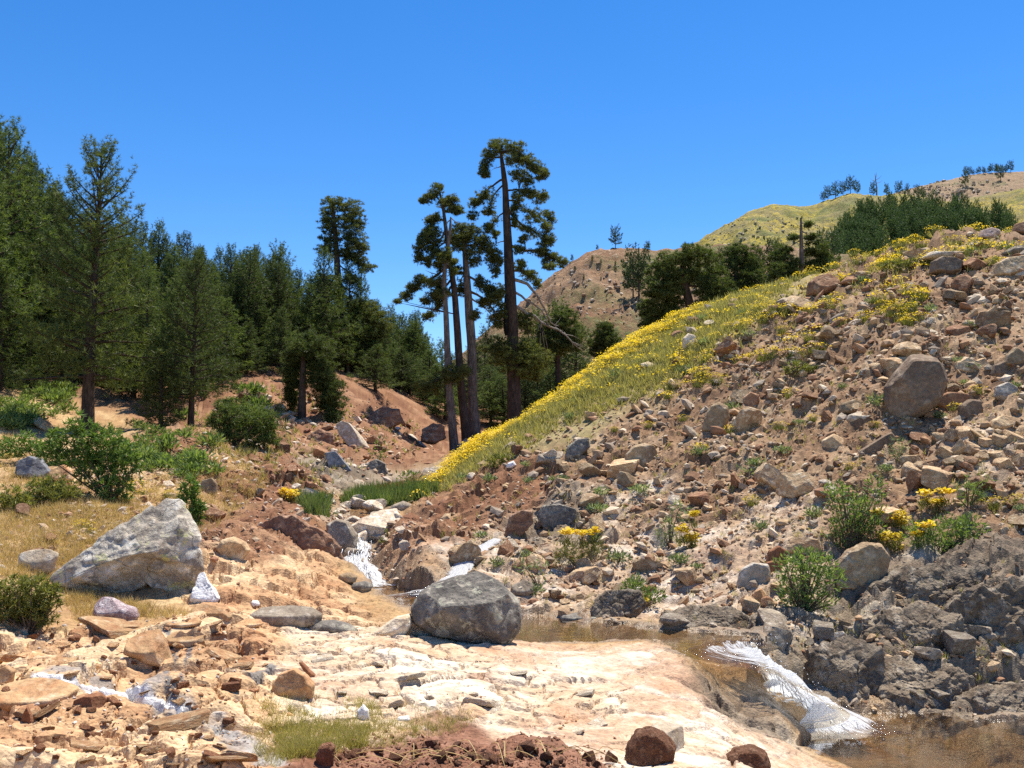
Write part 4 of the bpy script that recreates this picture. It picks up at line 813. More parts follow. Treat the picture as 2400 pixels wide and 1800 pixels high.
# foreground pieces
boulder('rust brown angular block on the orange bedrock', M_RUST, [(172,1668),(176,1640),(205,1628),(232,1622),(248,1640),(240,1662),(215,1672)], .8, 141, 5, [(-.15,-.95,.1,.5), (.6,-.7,.2,.6), (0,-.1,1,.7)], .03)
boulder('small dark red shard standing upright on the orange bedrock', M_RUST, [(50,1695),(54,1668),(64,1650),(74,1668),(78,1690),(62,1698)], .8, 143, 4, [(-.15,-.95,.1,.5)], .04)
boulder('rounded ochre block set in the cream slab above the grass', M_ORANGE, [(635,1630),(640,1598),(658,1576),(690,1566),(718,1582),(738,1605),(735,1632),(705,1648),(665,1645)], .7, 145, 5, [(0,-.85,.3,.62), (.2,-.8,-.3,.7)], .05)
boulder('rust finger-shaped shard lying on the cream slab', M_RUST, [(700,1552),(708,1550),(726,1570),(742,1584),(734,1590),(712,1572)], .5, 147, 4, (), .04)
boulder('white quartz stone standing in the foreground grass', M_QUARTZ, [(834,1686),(838,1662),(852,1648),(864,1662),(866,1684),(850,1692)], .7, 149, 4, (), .06)
boulder('flat white stone lying in the foreground grass', M_QUARTZ, [(926,1690),(935,1680),(958,1678),(962,1688),(945,1694)], .7, 151, 4, (), .05)
boulder('knobbly red earth clod beside the cream block', M_CLOD, [(1465,1790),(1470,1745),(1490,1715),(1525,1705),(1560,1718),(1585,1745),(1580,1780),(1540,1798),(1500,1800)], .9, 153, 5, [(-.2,-.9,.2,.8)], .12, None, 'earth_clod', 'clod')
boulder('cream block of rock behind the knobbly earth clod', M_CREAM, [(1515,1720),(1530,1698),(1570,1692),(1602,1705),(1605,1740),(1590,1768),(1550,1760)], .9, 155, 5, [(.6,-.7,.2,.65), (0,-.2,.9,.7)], .05)
boulder('red earth clod lying apart on the bare slab', M_CLOD, [(1700,1808),(1705,1775),(1725,1755),(1765,1748),(1795,1760),(1805,1790),(1790,1815)], .9, 157, 5, [(-.2,-.9,.2,.8)], .12, None, 'earth_clod', 'clod')
boulder('upright dark clod at the end of the earth bank', M_CLOD, [(740,1800),(742,1765),(752,1745),(775,1738),(786,1750),(782,1785),(770,1802)], .8, 159, 5, (), .12, None, 'earth_clod', 'clod')
boulder('orange slab with a split edge at the foot of the lichen boulder', M_ORANGE, [(448,1428),(470,1415),(520,1425),(545,1445),(530,1468),(490,1462),(455,1445)], .5, 161, 5, [(0,-.5,.8,.5), (0,-1,0,.6)], .05, None, 'rock_slab', 'rock slab')
boulder('flat orange slab beside the grey slab', M_ORANGE, [(552,1462),(575,1450),(610,1452),(618,1464),(590,1476),(560,1474)], .6, 163, 4, [(0,-.4,.8,.55)], .05, None, 'rock_slab', 'rock slab')
boulder('broad tan slab broken along a straight joint', M_ORANGE, [(300,1500),(330,1478),(365,1472),(385,1500),(400,1545),(402,1565),(375,1562),(330,1545),(292,1530)], .8, 165, 5, [(0,-.45,.85,.42), (.9,-.3,.2,.75)], .04, None, 'rock_slab', 'rock slab')
boulder('tan slab uphill of the straight joint', M_ORANGE, [(385,1462),(420,1448),(468,1450),(470,1464),(430,1472),(395,1474)], .7, 167, 4, [(0,-.4,.85,.5)], .04, None, 'rock_slab', 'rock slab')
boulder('arched orange slab with a shaded hollow below', M_ORANGE, [(382,1505),(400,1480),(440,1474),(478,1480),(482,1500),(460,1518),(420,1512)], .7, 169, 5, [(0,-.4,.85,.5)], .06, None, 'rock_slab', 'rock slab')
boulder('pale ochre slab under the white vein', M_ORANGE, [(-40,1640),(0,1600),(60,1582),(120,1590),(180,1610),(170,1640),(110,1660),(20,1665)], .6, 171, 5, [(0,-.4,.9,.35)], .04, None, 'rock_slab', 'rock slab')
boulder('brown block by the white vein at the rock edge', M_ORANGE, [(-20,1600),(-10,1570),(15,1560),(34,1572),(30,1598),(8,1606)], .8, 173, 4, [(0,-.85,.3,.6)], .05)

# ---- look-alike loose stones: a small library, copied
LIB = [mesh_from('stone', *rock_shape(900 + i, 3, 9, (.38, .82), .035), None, False) for i in range(10)]
LIBB = [mesh_from('stone', *rock_shape(950 + i, 3, 12, (.5, .9), .035, .58), None, False) for i in range(6)]
def lib_for(mat, base):
    out = []
    for m in base: c = m.copy(); c.materials.append(mat); out.append(c)
    return out
def inside(P, u, v):
    P = np.array(P, float); c = False; n = len(P)
    for i in range(n):
        a, b = P[i], P[i - 1]
        if ((a[1] > v) != (b[1] > v)) and (u < (b[0] - a[0]) * (v - a[1]) / (b[1] - a[1] + 1e-9) + a[0]): c = not c
    return c
def sample_px(g, poly):
    P = np.array(poly); lo, hi = P.min(0), P.max(0)
    while True:
        u, v = g.uniform(lo[0], hi[0]), g.uniform(lo[1], hi[1])
        if inside(poly, u, v): return u, v
def under_water(p): return p[2] < .03 or (p[2] < POOL_UP + .02 and p[0] < 3.2 and p[1] > 12.2)
def near_vein(u, v): return abs(v - np.interp(u, [80, 150, 210, 300, 380, 425, 560, 640], [1582, 1600, 1612, 1632, 1655, 1668, 1735, 1790])) < 20 and 60 < u < 640
def strew(name, label, cat, group, mat, base, n, regions, size_px, seed, flat=(.45, .8), sink=.25):
    """n single stones; regions: (polygon in the photograph, weight)"""
    g = rngof(seed); lib = lib_for(mat, base); w = np.array([r[1] for r in regions], float); w /= w.sum()
    k = 0
    while k < n:
        u, v = sample_px(g, regions[g.choice(len(regions), p=w)][0]); p = hit(u, v)
        if under_water(p) or p[1] > 90 or near_vein(u, v): continue
        s = size_px[0] * (size_px[1] / size_px[0]) ** (g.random() ** 2.2) * p[1] / FPX
        f = g.uniform(*flat); o = link(name, lib[g.integers(len(lib))], None, (p[0], p[1], p[2] + s * f * (.5 - sink)), (g.normal(0, .22), g.normal(0, .22), g.uniform(0, 6.28)), (s, s * g.uniform(.6, 1), s * f))
        px_ = s * FPX / p[1]; tag(o, ('broad ' if px_ > .62 * size_px[1] else 'small ' if px_ < size_px[0] * 1.35 else '') + ('flat ' if f < flat[0] + .3 * (flat[1] - flat[0]) and 'flat' not in label else '') + label, cat, group); k += 1
SLOPE = [(1020,1170),(1250,1020),(1450,930),(1700,830),(1950,720),(2200,680),(2400,640),(2400,1260),(2100,1200),(1900,1330),(1800,1450),(1450,1440),(1130,1390),(1000,1240)]
CREST = [(1550,790),(1750,690),(1900,650),(2100,600),(2390,540),(2395,680),(2100,760),(1800,850),(1600,900)]
LOWBANK = [(1250,1390),(1500,1430),(1750,1460),(1900,1450),(2050,1400),(2390,1300),(2390,1640),(2150,1640),(1950,1540),(1700,1480),(1350,1440)]
LEFTB = [(10,1250),(120,1130),(300,1110),(520,1050),(640,1080),(720,1180),(640,1260),(560,1330),(420,1240),(120,1350)]
GORGE = [(560,900),(700,930),(880,960),(1000,1000),(980,1060),(880,1100),(700,1160),(600,1120),(480,1040)]
FORE = [(5,1490),(250,1470),(560,1440),(650,1480),(600,1640),(560,1795),(5,1795)]
SLABR = [(640,1480),(850,1500),(1100,1530),(1300,1570),(1500,1640),(1400,1720),(1000,1690),(700,1640)]
CHAN = [(690,1190),(760,1160),(900,1160),(980,1200),(1000,1260),(950,1330),(1120,1380),(1000,1350),(900,1340),(760,1300)]
strew('stone', 'tan angular stone lying loose on the scree slope', 'stone', 'tan stones strewn over the scree slope', M_TAN, LIB + LIBB, 110, [(SLOPE, 6), (CREST, 1.6), (LOWBANK, 1)], (24, 95), 1, (.4, .85), .32)
strew('stone', 'red-brown angular stone lying loose on the scree slope', 'stone', 'red-brown stones strewn over the scree slope', M_RED, LIB, 55, [(SLOPE, 5), (CREST, 1)], (22, 80), 2, (.4, .85), .32)
strew('stone', 'pale whitish stone lying loose on the scree slope', 'stone', 'pale stones strewn over the scree slope', M_PALE, LIB, 40, [(SLOPE, 5), (LOWBANK, 1.5), (CREST, 1)], (16, 50), 3)
strew('stone', 'grey rock block on the bedrock bank of the stream', 'stone', 'grey blocks on the stream bank', M_GREY, LIBB + LIB, 16, [(LOWBANK, 1)], (30, 110), 4, (.4, .8), .35)
strew('stone', 'small stone on the grassy bank of the forest side', 'stone', 'stones on the grassy bank', M_TAN, LIB, 26, [(LEFTB, 3), (GORGE, 2)], (9, 34), 5)
strew('stone', 'dark red rock on the bare soil of the gorge', 'stone', 'red rocks in the gorge', M_RED, LIB, 44, [(GORGE, 3), (LEFTB, 1)], (18, 60), 6)
strew('rock_fragment', 'flat orange rock fragment on the broken foreground bedrock', 'rock fragment', 'orange fragments on the broken bedrock', M_ORANGE, LIBB, 40, [(FORE, 1)], (30, 150), 7, (.12, .28), .42)
strew('rock_fragment', 'rust red rock fragment on the broken foreground bedrock', 'rock fragment', 'rust fragments on the broken bedrock', M_RUST, LIBB, 60, [(FORE, 1)], (14, 46), 8, (.3, .6), .2)
strew('rock_fragment', 'cream chip of rock lying on the pale slab', 'rock fragment', 'chips on the pale slab', M_CREAM, LIBB, 16, [(SLABR, 1)], (24, 80), 9, (.15, .3), .42)
strew('stone', 'pale stone in the channel around the cascade', 'stone', 'stones in the stream channel', M_PALE, LIB, 34, [(CHAN, 1)], (24, 76), 10)
strew('earth_clod', 'red earth clod crumbled on the dug bank', 'clod', 'clods on the earth bank', M_CLOD, LIB, 70, [([(730,1795),(770,1765),(900,1762),(1000,1745),(1200,1742),(1330,1760),(1460,1785),(1460,1799),(730,1799)], 1)], (10, 48), 11, (.6, .9), .25)
# blocks of the cracked outcrop: pale jointed pieces set close together
g = rngof(77); lib = lib_for(M_TAN, LIBB)
for (u, v) in [(2205,1035),(2232,1025),(2258,1018),(2285,1025),(2310,1040),(2340,1035),(2372,1030),(2215,1065),(2245,1060),(2275,1055),(2300,1075),(2335,1070),(2368,1068),(2395,1050),(2390,1085),(2255,1085),(2230,1090),(2345,1098),(2375,1110),(2135,1085),(2160,1100),(2140,1110)]:
    p = hit(u, v); s = g.uniform(30, 44) * p[1] / FPX
    tag(link('rock_block', lib[g.integers(6)], None, (p[0], p[1], p[2] + s * .1), (g.normal(.2, .3), g.normal(-.15, .3), g.uniform(0, 6.28)), (s * g.uniform(.8, 1.25), s * g.uniform(.7, 1.1), s * g.uniform(.55, .9))), 'pale tan block in the jointed outcrop under the speckled boulder', 'rock block', 'blocks of the jointed outcrop')
# ---- gravel too small to pick apart: one mesh per spread
def gravel(name, label, n, regions, size_px, seed, cols, lo=(6, 5)):
    g = rngof(seed); S = Soup(); w = np.array([r[1] for r in regions], float); w /= w.sum(); base = [rock_shape(500 + i, 1, 7, (.35, .85), 0) for i in range(12)]
    k = 0; cols = np.array(cols)
    while k < n:
        P = regions[g.choice(len(regions), p=w)][0]; u, v = sample_px(g, P); p = hit(u, v)
        if p[1] > 90 or under_water(p) or near_vein(u, v): continue
        for q in range(6):
            x = p[0] + g.normal(0, .25) * p[1] / 14; y = p[1] + g.normal(0, .5) * p[1] / 14; z = float(hz(x, y))
            if under_water((x, y, z)): continue
            s = size_px[0] * (size_px[1] / size_px[0]) ** (g.random() ** 2) * p[1] / FPX; V, F = base[g.integers(12)]
            a = g.uniform(0, 6.28); c_, s_ = math.cos(a), math.sin(a); f = np.array([1, g.uniform(.6, 1), g.uniform(.4, .8)]) * s; W_ = V * f
            W_ = np.stack([W_[:, 0] * c_ - W_[:, 1] * s_, W_[:, 0] * s_ + W_[:, 1] * c_, W_[:, 2]], -1); t = g.normal(0, .4); W_[:, 2] += W_[:, 0] * t
            S.add(W_ + (x, y, z + f[2] * .15), F, cols[g.integers(len(cols))] * g.uniform(.75, 1.25)); k += 1
    o = link(name, S.mesh(name, M_GRAVEL)); o['kind'] = 'stuff'; o['label'] = label; o['category'] = 'gravel'; return o
M_GRAVEL = mat_ground('gravel_stone', 1.2)
gravel('gravel', 'small scree gravel between the stones of the slope', 8400, [(SLOPE, 7), (CREST, 1.5), (LOWBANK, .9)], (4, 15), 21, [(.44,.31,.18), (.32,.19,.105), (.58,.47,.34), (.38,.25,.145), (.27,.145,.08), (.34,.27,.20)])
gravel('gravel', 'loose chips over the foreground bedrock', 1500, [(FORE, 3), (SLABR, .1)], (4, 15), 22, [(.50,.32,.17), (.36,.19,.10), (.62,.47,.31), (.42,.24,.12), (.58,.50,.42)])
gravel('gravel', 'small rubble on the soil of the gorge and grassy bank', 4800, [(LEFTB, 3), (GORGE, 2.4), (CHAN, 1)], (4, 13), 23, [(.40,.24,.15), (.33,.17,.10), (.58,.48,.38), (.47,.34,.22)])
gravel('gravel', 'crumbled red earth on the dug bank', 2400, [([(720,1799),(770,1768),(1000,1748),(1200,1745),(1330,1765),(1470,1790),(1470,1799)], 1)], (3, 14), 24, [(.24,.11,.06), (.20,.09,.05), (.30,.16,.10), (.27,.13,.075)])
gravel('scree', 'mid-size scree stones too many to count on the slope', 2600, [(SLOPE, 7), (CREST, 1.2), (LOWBANK, .8)], (8, 40), 25, [(.44,.31,.18), (.32,.19,.105), (.58,.47,.34), (.38,.25,.145), (.27,.145,.08), (.34,.27,.20)])
gravel('scree', 'mid-size rubble stones on the gorge soil and grassy bank', 700, [(LEFTB, 2), (GORGE, 3), (CHAN, 1)], (12, 30), 26, [(.40,.24,.15), (.33,.17,.10), (.58,.48,.38), (.47,.34,.22)])

# stones dotted over the far hills
def hill_stones(hi, n, size, cols, seed, label, region):
    g = rngof(seed); S = Soup(); base = [rock_shape(500 + i, 1, 7, (.35, .85), 0) for i in range(8)]; cols = np.array(cols)
    for i in range(n):
        hu, hv = g.uniform(region[0], region[1]), g.uniform(region[2], region[3]); p = hill_hit(hi, hu, hv)
        if abs(project(p)[1] - hv) > 5: continue
        V, F = base[g.integers(8)]; s = size[0] * (size[1] / size[0]) ** (g.random() ** 2.5); S.add(V * s * np.array([1, 1, .7]) + p + (0, 0, s * .1), F, cols[g.integers(len(cols))] * g.uniform(.7, 1.2))
    o = link('hill_stones', S.mesh('hill_stones', M_GRAVEL)); o['kind'] = 'stuff'; o['label'] = label; o['category'] = 'stones'
hill_stones(0, 800, (.25, 1.05), [(.46,.36,.26), (.56,.47,.37), (.34,.22,.14)], 31, 'pale stones dotted over the brown hillside', (1150, 1900, 615, 760))
hill_stones(1, 450, (.4, 1.5), [(.38,.33,.22), (.46,.40,.30)], 32, 'stones dotted over the flowered hill', (1640, 2100, 510, 600))
hill_stones(2, 350, (.8, 3.4), [(.42,.32,.23), (.50,.42,.33)], 33, 'stones dotted over the farthest ridge', (2080, 2400, 425, 480))

# quartz vein standing slightly proud of the orange bedrock
pu = np.linspace(85, 428, 130); pv = np.interp(pu, [80, 150, 210, 300, 380, 430], [1582, 1600, 1612, 1632, 1655, 1670]); Q = np.array([hit(a, b) for a, b in zip(pu, pv)]); k9 = np.hanning(9); k9 /= k9.sum()
for j in (0, 1): Q[4:-4, j] = np.convolve(Q[:, j], k9, 'valid')
T = unit(np.gradient(Q[:, :2], axis=0)); sd = np.stack([-T[:, 1], T[:, 0]], -1); a5 = np.linspace(-1, 1, 7); ss = np.linspace(0, 1, 130)
hw_ = (.030 + .03 * fbm2(ss * 9, ss * 0 + 3, 7, 3)) * np.clip(6 * np.minimum(ss, 1 - ss) + .1, 0, 1) + .008; XY = Q[:, None, :2] + sd[:, None] * (a5[None, :, None] * hw_[:, None, None] + .015 * fbm2(ss[:, None] * 40 + a5[None], a5[None] * 3 + ss[:, None], 8, 2)[..., None])
Zv = hz(XY[..., 0], XY[..., 1]) + .022 * (1 - a5[None] ** 4) - .004 + .012 * fbm2(XY[..., 0] * 14, XY[..., 1] * 14, 9, 3); i0 = np.arange(129)[:, None] * 7 + np.arange(6)[None]
tag(link('quartz_vein', mesh_from('quartz_vein', np.concatenate([XY, Zv[..., None]], -1).reshape(-1, 3), np.stack([i0, i0 + 1, i0 + 8, i0 + 7], -1).reshape(-1, 4), M_QUARTZ, False)), 'white quartz vein running across the orange bedrock', 'quartz vein')
gravel('scree', 'loose stones on the slope beyond the frame', 900, [([(2400,640),(2660,600),(2660,1300),(2400,1260)], 1)], (8, 40), 27, [(.44,.31,.18), (.32,.19,.105), (.58,.47,.34), (.27,.145,.08)])
# ================================================================ TREES
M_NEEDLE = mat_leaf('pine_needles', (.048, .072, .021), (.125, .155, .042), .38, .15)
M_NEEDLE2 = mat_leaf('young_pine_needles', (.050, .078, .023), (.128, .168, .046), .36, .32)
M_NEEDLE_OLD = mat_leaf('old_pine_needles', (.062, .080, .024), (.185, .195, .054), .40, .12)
M_FARN = mat_leaf('far_pine_needles', (.042, .076, .030), (.085, .130, .050), .3, .22)
M_BARK = mat_bark('pine_bark', (.105, .072, .054), (.045, .032, .025), 5)
M_BARKG = mat_bark('grey_pine_bark', (.230, .180, .145), (.085, .064, .052), 5)
M_DEADW = mat_bark('dead_wood', (.330, .290, .250), (.170, .145, .120), 7)
M_CHAR = mat_bark('charred_wood', (.020, .018, .016), (.010, .009, .008), 7)

def needles(org, axis, size, tint, k, wid, g):
    """tufts of k needles each: thin triangles fanning from org about axis"""
    n = len(org); d = unit(axis[:, None] * g.uniform(.15, 1.0, (n, k, 1)) + unit(g.normal(size=(n, k, 3))) * .85)
    L = (size[:, None] * g.uniform(.65, 1.1, (n, k)))[..., None]; p = unit(np.cross(d, g.normal(size=(n, k, 3)))) * (wid * size[:, None, None])
    o = org[:, None] + d * L * .05; tip = org[:, None] + d * L
    V = np.stack([o - p, o + p, tip], 2).reshape(-1, 3); F = np.arange(n * k * 3).reshape(-1, 3)
    c = np.clip(tint[:, None] + g.normal(0, .12, (n, k)), 0, 1); c = np.repeat(c.reshape(-1), 3)
    return V, F, np.repeat(c[:, None], 3, 1)
def make_tree(name, loc, trunk_me, crown_me, label, cat='tree', group=None, rz=0, scl=None):
    r = empty(name, loc, (0, 0, rz), scl); link('trunk', trunk_me, r)
    if crown_me: link('crown', crown_me, r)
    return tag(r, label, cat, group)
def conifer(seed, H, Rad, cb, nb, dens, size, k=11, wid=.075, pw=.75, droop=.25, mat=None, bark=None, wobble=.0, trunk_r=None):
    g = rngof(seed); S = Soup(); T = Soup(); ph = g.uniform(0, 6.28)
    zt = np.linspace(-.4, H, 14); tr = trunk_r or (.028 * H * .5 + .05)
    px = wobble * np.sin(zt / H * 3 + ph) * zt / H; py = wobble * np.cos(zt / H * 2.3 + ph) * zt / H
    V, F = tube(np.stack([px, py, zt], -1), tr * np.clip(1.02 - zt / H, .06, 1) ** .8 * (1 + .35 * np.exp(-(zt + .4) * 2.5)), 7); T.add(V, F)
    O, A, Z = [], [], []
    for i in range(nb):
        t = (i + g.random()) / nb; z = cb + (H - cb) * t ** .95; az = i * 2.39996 + g.normal(0, .35); L = (Rad * (1 - t) ** pw * g.uniform(.6, 1.15) + .18)
        el = .15 + .75 * t + g.normal(0, .12); dh = np.array([math.cos(az), math.sin(az), 0]); sd = np.array([-dh[1], dh[0], 0]); cx = np.interp(z, zt, px); cy = np.interp(z, zt, py)
        s = np.linspace(0, 1, 5)[:, None]; P = np.array([cx, cy, z]) + dh * L * s + np.array([0, 0, 1]) * (L * (math.tan(min(el, 1.1)) * s - droop * (1 - t) * 2.2 * s * s + .25 * s ** 3))
        if L > .5: Vb, Fb = tube(P, np.linspace(.02 + .022 * L, .008, 5), 4); T.add(Vb, Fb)
        m = max(4, int(dens * (1 + L * 2.2))); ss = g.uniform(.18, 1.02, m) ** .8; q = np.stack([np.interp(ss, s[:, 0], P[:, j]) for j in range(3)], -1)
        lat = g.normal(0, 1, m) * (.30 * L * (1.05 - ss) + .06 * L + .05); q = q + sd * lat[:, None] + np.array([0, 0, 1]) * (g.normal(0, .09 + .05 * L, m) + .02)[:, None]
        O.append(q); ax = unit(dh * .55 + np.array([0, 0, .75]) + sd * (lat / (L + .1))[:, None] * .8 + g.normal(0, .2, (m, 3))); A.append(ax); Z.append(np.full(m, t))
        q2 = P[-1] + g.normal(0, .05, (4, 3)) + np.linspace(0, size * .9, 4)[:, None] * np.array([dh[0] * .25, dh[1] * .25, 1]); O.append(q2); A.append(np.tile([0, 0, 1.], (4, 1)) + g.normal(0, .1, (4, 3))); Z.append(np.full(4, t))
    n = 8; zz = np.linspace(H - size * 2.2, H + size * .1, n); O.append(np.stack([np.full(n, px[-1]), np.full(n, py[-1]), zz], -1)); A.append(np.tile([0, 0, 1.], (n, 1))); Z.append(np.ones(n))
    O = np.concatenate(O); A = np.concatenate(A); tint = np.clip(g.normal(.45, .28, len(O)), 0, 1)
    V, F, c = needles(O, A, size * g.uniform(.75, 1.25, len(O)) * (1 - .45 * np.concatenate(Z)), tint, k, wid, g); S.add(V, F, c)
    return T.mesh('trunk', bark or M_BARK, True), S.mesh('crown', mat or M_NEEDLE)

# ---- traced old pines: trunk, limbs and foliage pads follow the photograph, with real depth
def pix(cr):
    x0, y0, s = cr
    return lambda x, y: (x0 + x * s, y0 + y * s)
C3 = pix((900, 300, .27130)); C8 = pix((600, 300, .51250)); C4 = pix((1200, 350, .54250)); C1 = pix((0, 250, .33160)); C2 = pix((0, 700, .33160)); PX = lambda x, y: (x, y)
def old_pine(name, label, d, trunk, pads, limbs, seed, bark, mat=None, size=.17, dens=1.0, k=11, wid=.07, deep=1.0, extra=None, dead=()):
    """trunk: [(u, v, width px)] from the top down; pads: [(u, v, ru, rv)]; limbs: [[(u, v), ...]]"""
    g = rngof(seed); m = d / FPX
    base = world_at(trunk[-1][0], trunk[-1][1], d); gz = float(hz(base[0], base[1])); root = np.array([base[0], base[1], min(gz, base[2]) - .05])
    r = empty(name, tuple(root)); P = [world_at(u, v, d) - root for u, v, w in trunk]; W = [w * m / 2 for u, v, w in trunk]
    if P[-1][2] > .05: P.append(np.array([P[-1][0], 0, -.3])); W.append(W[-1] * 1.15)
    else: P.append(P[-1] + (0, 0, -.5)); W.append(W[-1] * 1.1)
    P = np.array(P); Q = bend(P, 26); sW = np.r_[0, np.cumsum(np.linalg.norm(np.diff(P, axis=0), axis=1))]; rad = np.interp(np.linspace(0, 1, 26), sW / sW[-1], W)
    V, F = tube(Q, rad, 12); vn = fbm3(V * np.array([3, 3, .7]), seed, 3); c = np.repeat(Q, 12, 0); V = V + unit(V - c) * (vn * .16 * np.repeat(rad, 12))[:, None]
    link('trunk', mesh_from('trunk', V, np.concatenate([F[:, [0, 1, 2]], F[:, [0, 2, 3]]]), bark, True), r)
    zt, xt, yt = Q[::-1, 2], Q[::-1, 0], Q[::-1, 1]
    ends = []
    for li, L in enumerate(limbs):
        lm = [world_at(u, v, d) - root for u, v in L]; n = len(lm); span = np.linalg.norm(lm[-1] - lm[0]); off = g.uniform(-.7, .7) * span * deep
        lm[0][0] = np.interp(lm[0][2], zt, xt); lp = np.array([p + np.array([0, off * (i / (n - 1)) ** 1.1, 0]) for i, p in enumerate(lm)]); lp[1:-1] += g.normal(0, .03 * span, (max(n - 2, 0), 3))
        r0 = max(.035, min(.11, .022 * span + .03)); B = bend(lp, 10); B[1:-1] += g.normal(0, .012 * span, (8, 3)); V, F = tube(B, np.linspace(r0, r0 * .28, 10), 6)
        S = Soup(); S.add(V, F); SW = Soup()
        for tw in range(int(3 + span * 2)):                                  # side twigs
            i = g.integers(3, 10); e = B[min(i, 9)] + unit(g.normal(size=3) + (lp[-1] - lp[0]) / span * .8) * g.uniform(.15, .22 * span + .2); V, F = tube(np.array([B[min(i, 9)], (B[min(i, 9)] + e) / 2 + g.normal(0, .04, 3), e]), [r0 * .3, r0 * .2, .006], 4); SW.add(V, F)
        lo_ = link('limb', S.mesh('limb', M_DEADW if li in dead else bark, True), r); link('twigs', SW.mesh('twigs', M_DEADW if li in dead else bark, True), lo_)['kind'] = 'stuff'; ends.append((B, off))
    S = Soup(); TW = Soup(); allq = np.concatenate([b for b, o in ends]) if ends else Q
    for (u, v, ru, rv) in pads:
        c0 = world_at(u, v, d) - root; rx, rz = ru * m * 1.12, rv * m * 1.3; tx = np.interp(c0[2], zt, xt); dx = abs(c0[0] - tx)
        dist = np.abs(allq[:, 0] - c0[0]) + np.abs(allq[:, 2] - c0[2]); j = dist.argmin()
        dy = allq[j, 1] if dist[j] < rx + rz + .3 else g.uniform(-.5, .5) * dx * deep
        c0 = c0 + (0, dy + g.normal(0, .15 * rx), 0); ry = (rx * .8 + .15) * (1 if dx > rx else 1.5)
        ns = max(9, int(12 + 36 * (rx * rz * 4) ** .6)); sc = unit(g.normal(size=(ns, 3))) * (g.random((ns, 1)) ** .5) * np.array([rx, ry, rz]) * 1.12; sr = g.uniform(.09, .23, ns) * (rx + rz) ** .5 * .8
        nt_ = np.maximum(6, (dens * 120 * sr ** 1.3 * .8).astype(int)); idx = np.repeat(np.arange(ns), nt_); n = len(idx); e = unit(g.normal(size=(n, 3))); e[:, 2] = e[:, 2] * .8 + .15
        q = sc[idx] + e * (g.random((n, 1)) ** .45) * sr[idx, None] * np.array([1.3, 1.3, .6])
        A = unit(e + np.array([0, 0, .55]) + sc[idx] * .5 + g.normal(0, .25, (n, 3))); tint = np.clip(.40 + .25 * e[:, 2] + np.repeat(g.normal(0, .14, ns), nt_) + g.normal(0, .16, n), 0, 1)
        V, F, c = needles(q + c0, A, np.full(n, size) * g.uniform(.65, 1.25, n), tint, k, wid, g); S.add(V, F, c)
        st = allq[j] if dist[j] < 2 * (rx + rz) else np.array([np.interp(c0[2], zt, xt), np.interp(c0[2], zt, yt), c0[2] - .2 * dx])
        for b in range(3):
            e2 = c0 + q[g.integers(n)] * .8; mid = (st + e2) / 2 + g.normal(0, .06, 3) + (0, 0, -.04); V, F = tube(bend([st, mid, e2], 5), np.linspace(.028, .008, 5), 4); TW.add(V, F)
    for li, (B, off) in enumerate(ends):                                     # needle sprays along the living limbs
        if li in dead: continue
        n = int(70 * np.linalg.norm(B[-1] - B[0])); f = g.uniform(3.5, 9, n); i = f.astype(int).clip(0, 8); q = B[i] + (B[i + 1] - B[i]) * (f - i)[:, None] + g.normal(0, .16, (n, 3)) * (1, 1, .6) - (0, 0, .05)
        V, F, c = needles(q, unit(g.normal(0, .6, (n, 3)) + (0, 0, .5)), np.full(n, size) * g.uniform(.7, 1.2, n), np.clip(g.normal(.4, .2, n), 0, 1), k, wid, g); S.add(V, F, c)
    link('crown', S.mesh('crown', mat or M_NEEDLE_OLD), r)
    if TW.n: link('twigs', TW.mesh('twigs', bark), r)['kind'] = 'stuff'
    if extra: extra(r, root, m)
    return tag(r, label, 'pine')
def tp(fn, L): return [(*fn(x, y), w) for x, y, w in L]
def pp(fn, L, s): return [(*fn(x, y), a * s, b * s) for x, y, a, b in L]
def lp(fn, L): return [[fn(x, y) for x, y in q] for q in L]
def hollow(r, root, m):
    P = [world_at(1184 + (v - 700) * .02, v, 57.0 - .36) - root for v in (690, 720, 755, 790)]; V, F = tube(bend(P, 10), [.01, .05, .08, .10, .12, .14, .15, .15, .12, .02], 8); S = Soup(); S.add(V, F)
    link('burnt_hollow', S.mesh('burnt_hollow', M_CHAR, True), r)
